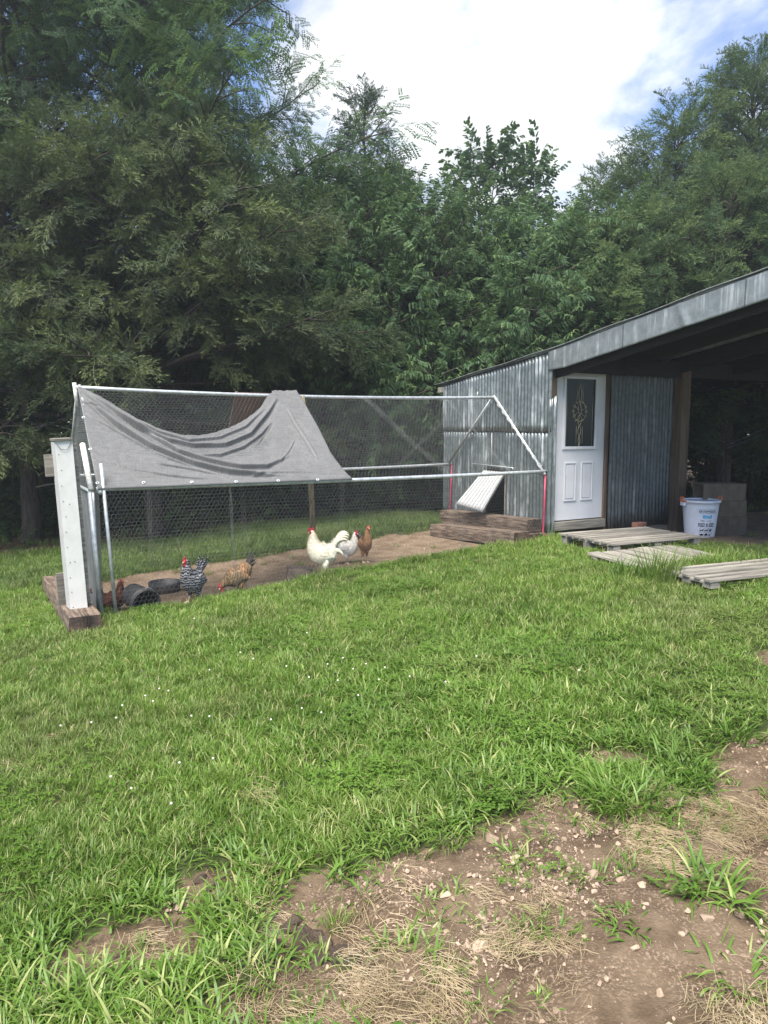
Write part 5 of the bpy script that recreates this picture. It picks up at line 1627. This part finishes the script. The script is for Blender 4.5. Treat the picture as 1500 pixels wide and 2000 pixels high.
# ------------------------------------------------------------------ trees
def norm(a): return a / (np.linalg.norm(a, axis=-1, keepdims=True) + 1e-9)
class LeafSet:
    def __init__(self): self.V = []; self.Q = []; self.T = []
    def kite(self, p, d, side, L, wd, tip, fold=0.0, nz=None):
        """a leaf: narrow kite folded along its midrib"""
        k = len(self.V)
        n_ = np.cross(d, side)
        mid = p + d * L * .45
        self.V += [tuple(p), tuple(mid + side * wd * .5 + n_ * fold), tuple(p + d * L), tuple(mid - side * wd * .5 + n_ * fold)]
        self.T += [tip] * 4
        self.Q.append((k, k + 1, k + 2, k + 3))
    def mesh(self, name, mat): return quads(name, self.V, self.Q, mat, {'tip': self.T})
def frame(d, roll, rs):
    d = norm(d); up = np.array([0, 0, 1.0])
    s = np.cross(d, up); s = norm(s) if np.linalg.norm(s) > .05 else np.array([1.0, 0, 0])
    n_ = np.cross(s, d)
    return norm(s * math.cos(roll) + n_ * math.sin(roll))
# sprays grow along +Z; the local X axis lies level, -Y looks up once placed
def cedar_spray(seed, mat, L=.42):
    rs = np.random.default_rng(seed); l = LeafSet()
    nseg = 11
    p = np.zeros(3); d = np.array([0, 0, 1.0])
    for i in range(nseg):
        u = i / nseg
        d = norm(d + np.array([rs.normal(0, .1), .05 + rs.normal(0, .06), 0]))
        q = p + d * L / nseg
        l.kite(p, d, np.array([1.0, 0, 0]), L / nseg * 1.3, .009, u * .5)
        for sg in (-1, 1):
            if rs.random() < .12: continue
            Ls = .17 * (1 - u) ** .6 * rs.uniform(.6, 1.2) + .03
            dd = norm(np.array([sg * rs.uniform(.6, 1.0), rs.normal(-.05, .3), rs.uniform(.5, .95)]))
            pp = q.copy(); ns = max(2, int(Ls / .026))
            for j in range(ns):
                dd = norm(dd + np.array([0, .05, .04]) + rs.normal(0, .07, 3))
                side = norm(np.cross(dd, rs.normal(0, 1, 3)))
                uu_ = j / ns
                l.kite(pp, dd, side, .05, .0105, .25 + .75 * uu_ * (.4 + .6 * u))
                if j > 0:
                    for s2 in (-1, 1):
                        d3 = norm(dd + np.array([s2 * rs.uniform(.4, .9) * dd[2], rs.normal(0, .45), -s2 * dd[0] * .5]))
                        l.kite(pp, d3, norm(np.cross(d3, rs.normal(0, 1, 3))), rs.uniform(.03, .06), .0095, .3 + .7 * uu_)
                pp = pp + dd * Ls / ns
        p = q
    return l.mesh('cedar_spray', mat)
def broad_spray(seed, mat, L=.42, n=15, ll=.13, lw=.028, droop=1.3):
    rs = np.random.default_rng(seed); l = LeafSet()
    p = np.zeros(3); d = np.array([0, 0, 1.0])
    for i in range(n):
        u = i / (n - 1)
        d = norm(d + rs.normal(0, .06, 3)); p = p + d * L / n
        for sg in ((-1, 1) if i % 2 == 0 else (1,)):
            sgn = sg if i % 2 == 0 else (1 if (i // 2) % 2 else -1)
            dd = norm(np.array([sgn * rs.uniform(.5, 1.0), rs.uniform(.25, droop), rs.uniform(.1, .6) + .5 * (u > .85)]))
            side = norm(np.cross(dd, np.array([0, -1.0, 0]) + rs.normal(0, .35, 3)))
            Ll = ll * rs.uniform(.7, 1.2) * (1 - .25 * u)
            # two kites make a leaf bent along its length
            l.kite(p, dd, side, Ll * .62, lw * rs.uniform(.8, 1.1), u ** 3, -.004)
            d2 = norm(dd + np.array([0, .35, 0])); q = p + dd * Ll * .30
            l.kite(q, d2, side, Ll * .70, lw * .85, u ** 3, -.003)
    l.kite(np.zeros(3), np.array([0, 0, 1.0]), np.array([1.0, 0, 0]), L, .006, 0)
    return l.mesh('leaf_spray', mat)
def locust_spray(seed, mat, L=.55):
    rs = np.random.default_rng(seed); l = LeafSet()
    p = np.zeros(3); d = np.array([0, 0, 1.0]); n = 8
    for i in range(n):
        u = i / (n - 1); d = norm(d + rs.normal(0, .09, 3)); p = p + d * L / n
        fd = norm(np.array([(1 if i % 2 else -1) * rs.uniform(.5, 1), rs.uniform(-.2, .4), rs.uniform(.2, .8)])); fl_ = rs.uniform(.18, .28)
        q = p.copy(); npair = 10
        for j in range(npair):
            fd = norm(fd + np.array([0, .07, 0])); q = q + fd * fl_ / npair
            sd_ = norm(np.cross(fd, np.array([0, -1.0, 0]) + rs.normal(0, .15, 3)))
            for sg in (-1, 1):
                dd = norm(sd_ * sg + fd * .3 + np.array([0, rs.uniform(0, .35), 0]))
                l.kite(q, dd, norm(np.cross(dd, np.cross(fd, sd_))), rs.uniform(.040, .052), .0195, .3 * u + .4 * j / npair)
    l.kite(np.zeros(3), np.array([0, 0, 1.0]), np.array([1.0, 0, 0]), L, .007, 0)
    return l.mesh('locust_spray', mat)
GT = {}
GT['cedar'] = scatter_tree('cedar_foliage', hidden_coll('cedar_spray', [cedar_spray(k, 'cedar_leaf') for k in range(4)]))
GT['cedar_r'] = scatter_tree('right_cedar_foliage', hidden_coll('right_cedar_spray', [cedar_spray(10 + k, 'cedar_right_leaf') for k in range(4)]))
GT['cedar_d'] = scatter_tree('dark_cedar_foliage', hidden_coll('dark_cedar_spray', [cedar_spray(20 + k, 'dark_cedar_leaf') for k in range(3)]))
GT['broad'] = scatter_tree('broad_foliage', hidden_coll('leaf_spray', [broad_spray(30 + k, 'broad_leaf') for k in range(4)]))
GT['big'] = scatter_tree('big_foliage', hidden_coll('big_leaf_spray', [broad_spray(40 + k, 'big_leaf', .45, 11, .15, .06, 1.1) for k in range(3)]))
GT['locust'] = scatter_tree('locust_foliage', hidden_coll('locust_spray', [locust_spray(50 + k, 'locust_leaf') for k in range(3)]))
GT['under'] = scatter_tree('under_foliage', hidden_coll('under_spray', [broad_spray(60 + k, 'undergrowth_leaf', .35, 10, .10, .045, .7) for k in range(3)]))
NSPR = {'cedar': 4, 'cedar_r': 4, 'cedar_d': 3, 'broad': 4, 'big': 3, 'locust': 3, 'under': 3}

def eulers(D, roll):
    """rotations that lay local Z along D with local X level, then roll about D"""
    Zc = norm(D)
    up = np.array([0, 0, 1.0])
    Xc = np.cross(Zc, up)
    bad = np.linalg.norm(Xc, axis=1) < .05
    Xc[bad] = (1, 0, 0); Xc = norm(Xc)
    Yc = np.cross(Zc, Xc)                                 # points down for level sprays
    c, s = np.cos(roll)[:, None], np.sin(roll)[:, None]
    X2 = Xc * c + Yc * s; Y2 = -Xc * s + Yc * c
    R = np.stack([X2, Y2, Zc], -1)
    ry = np.arcsin(np.clip(-R[:, 2, 0], -1, 1)); rx = np.arctan2(R[:, 2, 1], R[:, 2, 2]); rz = np.arctan2(R[:, 1, 0], R[:, 0, 0])
    return np.stack([rx, ry, rz], -1)
def grow(root, seed, kind, Ht, r0, base, prof, nl, e0, e1, curve, sec_step=.28, sec_frac=.42, spr_step=.13, spr_scale=1.0, lean=(0, 0), inner=.3, wob=.10, roll=.5, droop=.0, bias=None, sec_spread=.85, bare=0):
    rs = np.random.default_rng(seed)
    n = 14
    tr = []
    off = np.zeros(2)
    for i in range(n + 1):
        u = i / n
        off = off + rs.normal(0, .05, 2) * (Ht / 10) + np.array(lean) / n
        tr.append((off[0], off[1], -.15 + (Ht * .96 + .15) * u))
    tr = np.array(tr)
    wood = MB()
    m = MB(); m.tube(tr, [r0 * (1.25 if i == 0 else 1) * (1 - .92 * i / n) + .006 for i in range(n + 1)], 9)
    m.build('trunk', 'bark', root)
    P = []; D = []
    ga = rs.uniform(0, 6.28)
    def at_h(h):
        k = np.clip((h + .15) / (Ht * .96 + .15) * n, 0, n - 1e-6); i = int(k); q = k - i
        return tr[i] * (1 - q) + tr[i + 1] * q
    for li in range(nl):
        u = (li + rs.uniform(0, 1)) / nl
        h = base + (Ht * .97 - base) * u
        ga += 2.39996 + rs.normal(0, .35)
        Lm = prof(u) * rs.uniform(.75, 1.2)
        if bias is not None:
            Lm *= 1 + bias[1] * math.cos(ga - bias[0])
        if Lm < .12: Lm = .12
        el = e0 + (e1 - e0) * u + rs.normal(0, .12)
        d = np.array([math.cos(ga) * math.cos(el), math.sin(ga) * math.cos(el), math.sin(el)])
        p = at_h(h); pts = [p.copy()]; step = .22; ns = max(2, int(Lm / step))
        dirs = []
        for j in range(ns):
            d = norm(d + np.array([0, 0, curve * step]) + rs.normal(0, wob, 3) * .5)
            p = p + d * Lm / ns; pts.append(p.copy()); dirs.append(d.copy())
        rl = r0 * .26 * (1 - .75 * u) * min(1, Lm / 1.5) + .008
        wood.tube(pts, [rl * (1 - .85 * j / ns) + .003 for j in range(ns + 1)], 5, cap=False)
        tot = Lm
        a = inner * Lm + rs.uniform(0, sec_step)
        sgn = 1
        while a < tot * .98:
            k = a / tot * ns; i = min(int(k), ns - 1); q = k - i
            pp = pts[i] * (1 - q) + pts[i + 1] * q; dl = dirs[i]
            Ls = sec_frac * (tot - a) * rs.uniform(.6, 1.2) + .22
            side = norm(np.cross(dl, np.array([0, 0, 1.0])) + 1e-6)
            upv = np.cross(side, dl)
            sgn = -sgn
            dd = norm(dl * rs.uniform(.5, .9) + side * sgn * sec_spread * rs.uniform(.6, 1.1) + upv * rs.normal(.05, .38))
            nn = max(1, int(Ls / spr_step))
            q_ = pp.copy(); wpts = [q_.copy()]
            for j in range(nn):
                dd = norm(dd + np.array([0, 0, -droop * .12]) + rs.normal(0, .12, 3))
                q_ = q_ + dd * Ls / nn; wpts.append(q_.copy())
                jit = norm(dd + rs.normal(0, .45, 3) + np.array([0, 0, -droop * .35]))
                P.append(q_ + rs.normal(0, .03, 3)); D.append(jit)
            if Ls > .35: wood.tube(wpts, [.011 * (1 - .6 * j / len(wpts)) + .003 for j in range(len(wpts))], 4, cap=False)
            a += sec_step * rs.uniform(.7, 1.3)
        P.append(pts[-1]); D.append(dirs[-1])
    # leader
    for j in range(10):
        P.append(tr[-1] - np.array([0, 0, rs.uniform(0, .7)])); D.append(norm(np.array([rs.normal(0, .35), rs.normal(0, .35), 1])))
    lm = wood.build('limbs', 'bark', root); lm['kind'] = 'stuff'
    if bare:
        mm = []
        for j in range(bare):
            h = rs.uniform(base * .35, base); az = rs.uniform(0, 6.28); p = at_h(h); L_ = rs.uniform(.8, 1.8)
            d = np.array([math.cos(az), math.sin(az), rs.uniform(-.1, .6)]); pts = [p]
            for q in range(6):
                d = norm(d + rs.normal(0, .12, 3)); pts.append(pts[-1] + d * L_ / 6)
            MB().tube(pts, [.022 * (1 - .14 * q) for q in range(7)], 6).build('dead_limb', 'dead_branch', root)
    P = np.array(P); D = np.array(D)
    S = spr_scale * rs.uniform(.7, 1.25, len(P))
    scatter('crown', P, eulers(D, rs.normal(0, roll, len(P))), S, rs.integers(0, NSPR[kind], len(P)), GT[kind], root)
    return len(P)
def place(px, depth):
    x = (px - 750) / F * depth; y = depth
    return (x, y, float(H(x, y)) - .02)
NT = 0
def cedar(label, px, depth, Ht, R, base, seed, kind='cedar', dens=1.0, cone=.8, r0=.14, curve=.02, e0=-.02, e1=.9, spr=1.0, group='cedar trees', droop=.35, bare=0, bias=None, name='cedar_tree'):
    global NT
    root = empty(name, place(px, depth))
    tag(root, label, 'tree', group)
    prof = lambda u: R * ((1 - u) ** cone) * (.75 + .25 * min(1, u * 5)) + .12
    NT += grow(root, seed, kind, Ht, r0, base, prof, int(13 * (Ht - base) * dens), e0, e1, curve, sec_step=.21, sec_frac=.45, spr_step=.13, spr_scale=spr * 1.3, inner=.32, droop=droop, bare=bare, bias=bias)
    return root
def broadt(label, px, depth, Ht, R, base, seed, kind='broad', dens=1.0, spr=1.0, r0=.07, group='broadleaf trees', e0=.15, e1=1.15, curve=.12, droop=.5, bias=None, name='broadleaf_tree', shape=.9):
    global NT
    root = empty(name, place(px, depth))
    tag(root, label, 'tree', group)
    prof = lambda u: R * max(.0, math.sin(math.pi * min(1, (.18 + .82 * u) ** shape))) ** .75 + .3
    NT += grow(root, seed, kind, Ht, r0, base, prof, int(11 * (Ht - base) * dens), e0, e1, curve, sec_step=.19, sec_frac=.42, spr_step=.15, spr_scale=spr * 1.25, inner=.25, droop=droop, roll=.7, bias=bias)
    return root
# left: cedars in front, the locust behind and above
cedar('brownish green cedar leaning its low boughs over the run', 300, 12.6, 6.7, 3.3, 1.9, 1001, 'cedar', 1.15, .62, .16, spr=1.05, bare=4, bias=(-.9, .18), droop=.5)
cedar('dark cedar with bare lower trunk beside the open lawn', 55, 12.9, 7.2, 3.0, 2.0, 1002, 'cedar', 1.05, .62, .17, spr=1.05, bare=5, droop=.5)
cedar('cedar standing beyond the lawn edge past the bare trunk cedar', -330, 13.2, 8.0, 3.0, 1.6, 1003, 'cedar', .8, .65, .15, spr=1.1, bare=2)
r = empty('locust_tree', place(110, 15.6)); tag(r, 'tall locust with fine feathery leaves arching towards the sky gap', 'tree')
NT += grow(r, 1010, 'locust', 15.5, .19, 4.2, lambda u: 5.2 * math.sin(math.pi * min(1, .25 + .75 * u)) ** .7 + .5, 84, .25, 1.1, .03, sec_step=.30, sec_frac=.42, spr_step=.2, spr_scale=1.35, inner=.25, droop=.35, roll=.6, bias=(-.2, .38))
r = empty('locust_tree', place(-250, 16.5)); tag(r, 'second feathery locust standing deeper behind the first cedars', 'tree')
NT += grow(r, 1011, 'locust', 14, .18, 4.0, lambda u: 4.6 * math.sin(math.pi * min(1, .25 + .75 * u)) ** .7 + .5, 56, .25, 1.1, .03, sec_step=.34, sec_frac=.42, spr_step=.2, spr_scale=1.35, inner=.25, droop=.35, roll=.6)
r = empty('locust_tree', place(270, 17.5)); tag(r, 'feathery locust crown filling the gap above the brownish cedar', 'tree')
NT += grow(r, 1012, 'locust', 11.5, .15, 4.0, lambda u: 3.0 * math.sin(math.pi * min(1, .25 + .75 * u)) ** .7 + .5, 36, .25, 1.1, .03, sec_step=.36, sec_frac=.42, spr_step=.2, spr_scale=1.3, inner=.25, droop=.35, roll=.6)
# middle: drooping narrow-leaved trees
mids = [(500, 15.2, 5.6, 1.9, 1.1), (590, 14.8, 6.0, 2.0, .9), (710, 14.3, 5.9, 2.0, .8), (830, 14.6, 5.8, 2.0, .7), (950, 14.9, 5.3, 2.0, .8), (1060, 14.8, 5.3, 1.9, .8), (1150, 15.2, 5.6, 1.9, .8)]
mlab = ['narrow leaved tree merging with the brownish cedar', 'narrow leaved tree with pale young tips below the locust limb', 'narrow leaved tree rising behind the middle of the run', 'tallest narrow leaved tree in front of the dark cedar spire',
        'narrow leaved tree in front of the tree with large dark leaves', 'narrow leaved tree above the low end of the shed roof', 'narrow leaved tree touching the cedars behind the shed']
for k, (px, dp, ht, R, bs) in enumerate(mids):
    broadt(mlab[k], px, dp, ht, R, bs, 1100 + k, dens=1.25)
cedar('dark pointed cedar spire rising behind the narrow leaved trees', 700, 19.5, 10.3, 1.8, 2.5, 1201, 'cedar_d', 1.0, 1.0, .13, e0=.25, spr=1.1, group='dark cedars behind')
cedar('shorter dark cedar beside the pointed spire', 775, 20.5, 8.8, 1.5, 2.5, 1202, 'cedar_d', .9, .8, .12, e0=.25, spr=1.1, group='dark cedars behind')
broadt('tree with large dark drooping leaves against the bright cloud', 940, 20.0, 9.0, 1.3, 3.0, 1210, 'big', .55, 1.15, .1, shape=1.0)
broadt('slim tree with large dark leaves beside its taller neighbour', 1022, 20.5, 8.9, .7, 3.0, 1211, 'big', .5, 1.15, .08, shape=1.0)
# right: cedars behind the shed
cedar('green cedar with ragged top sloping down to the sky gap', 1300, 16.5, 8.4, 2.3, 1.5, 1301, 'cedar_r', 1.15, .6, .14, e0=.1, group='cedars behind the shed')
cedar('tallest cedar behind the shed with feathery twin tops', 1440, 16.8, 9.6, 2.9, 1.5, 1302, 'cedar_r', 1.25, .55, .16, e0=.1, group='cedars behind the shed')
cedar('cedar with bare branched trunk seen through the open bay', 1412, 14.6, 6.2, 2.6, 2.4, 1303, 'cedar_r', 1.1, .6, .13, e0=.05, bare=7, group='cedars behind the shed')
cedar('ragged cedar filling the slope between broadleaf tops and tall cedars', 1190, 17.0, 7.3, 2.2, 1.5, 1306, 'cedar_r', 1.0, .6, .12, e0=.1, group='cedars behind the shed')
cedar('low yellow green cedar brushing the shed roof', 1250, 14.2, 5.2, 2.0, 1.8, 1304, 'cedar_r', 1.1, .55, .1, e0=.05, group='cedars behind the shed')
cedar('cedar past the far side of the open bay', 1640, 15.2, 9.0, 2.8, 1.5, 1305, 'cedar_r', .9, .7, .15, group='cedars behind the shed')
# deeper rows keep the wood dark
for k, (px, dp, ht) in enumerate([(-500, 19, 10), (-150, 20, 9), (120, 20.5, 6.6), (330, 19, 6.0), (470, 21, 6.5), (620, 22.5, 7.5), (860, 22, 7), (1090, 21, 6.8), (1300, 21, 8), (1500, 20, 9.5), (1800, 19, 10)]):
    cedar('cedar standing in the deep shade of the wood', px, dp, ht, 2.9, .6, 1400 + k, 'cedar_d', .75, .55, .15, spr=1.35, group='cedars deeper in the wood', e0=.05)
# bare dark stems in the understorey
for k, (px, dp) in enumerate([(20, 14.5), (110, 13.4), (190, 15), (345, 15), (430, 16), (545, 16.5), (655, 16), (905, 16.5), (1375, 15.5), (1470, 15)]):
    rs = np.random.default_rng(1500 + k)
    root = empty('sapling', place(px, dp)); tag(root, 'slender dark sapling stem in the shade of the wood', 'tree', 'saplings in the shade')
    ln = rs.normal(0, .5, 2); hh = rs.uniform(3.2, 4.6)
    pts = [(ln[0] * u * u, ln[1] * u * u, -.1 + hh * u) for u in np.linspace(0, 1, 8)]
    MB().tube(pts, [.055 * (1 - .7 * u) for u in np.linspace(0, 1, 8)], 7).build('trunk', 'bark', root)
    P_ = []; D_ = []
    for q in range(70):
        u = rs.uniform(.3, 1); az = rs.uniform(0, 6.28); rr_ = rs.uniform(.1, .8)
        P_.append((ln[0] * u * u + rr_ * math.cos(az), ln[1] * u * u + rr_ * math.sin(az), hh * u + rs.uniform(-.2, .2))); D_.append((math.cos(az), math.sin(az), rs.uniform(-.4, .5)))
    scatter('crown', np.array(P_), eulers(norm(np.array(D_)), rs.normal(0, .5, 70)), rs.uniform(.8, 1.3, 70), rs.integers(0, 3, 70), GT['under'], root)
# low growth along the edge of the wood
n = 5200
x = RNG.uniform(-14, 15, n); y = RNG.uniform(10.5, 23, n)
wd_ = mask([WOOD], x, y - .25, .3, 1.0)
dn_ = fbm(x * .8, y * .8, 91, 3)
ok = wd_ & (RNG.random(n) < np.clip((dn_ - .36) * 4.5, .06, 1))
bl, s, t = in_shed_or_pen(x, y)
ok &= ~bl & ~((s > 0) & (s < 7) & (t < 2.9))
x, y, dn_ = x[ok], y[ok], dn_[ok]
reps = []
for q in range(5):
    hq = RNG.uniform(0, 1, len(x)) * (.25 + 1.1 * np.clip(dn_ - .35, 0, 1) * 2)
    reps.append(np.stack([x + RNG.normal(0, .16, len(x)), y + RNG.normal(0, .16, len(x)), H(x, y) + hq], -1))
P_ = np.concatenate(reps)
D_ = np.stack([RNG.normal(0, 1, len(P_)), RNG.normal(0, 1, len(P_)), RNG.uniform(-.1, 1.0, len(P_))], -1)
uo = scatter('undergrowth', P_, eulers(norm(D_), RNG.normal(0, .5, len(P_))), RNG.uniform(.6, 1.1, len(P_)), RNG.integers(0, 3, len(P_)), GT['under'])
tag(uo, 'low leafy undergrowth along the shaded edge of the wood', 'undergrowth', kind='stuff')
print('sprays', NT)

# ------------------------------------------------------------------ haze volume added to imitate a milky lens veil
b = NB('veil_haze')
pv = b.n('ShaderNodeVolumePrincipled', {'Color': (.88, .95, .98), 'Density': 0.0024, 'Anisotropy': 0.35})
b.t.links.new(pv.outputs[0], b.out.inputs['Volume'])
hz = MB().box((-75, -24, -3.2), (75, 100, 17.5)).build('haze', 'veil_haze')
tag(hz, 'thin added haze imitating a milky lens veil over the trees', 'haze', kind='stuff')
sc.cycles.volume_bounces = 0
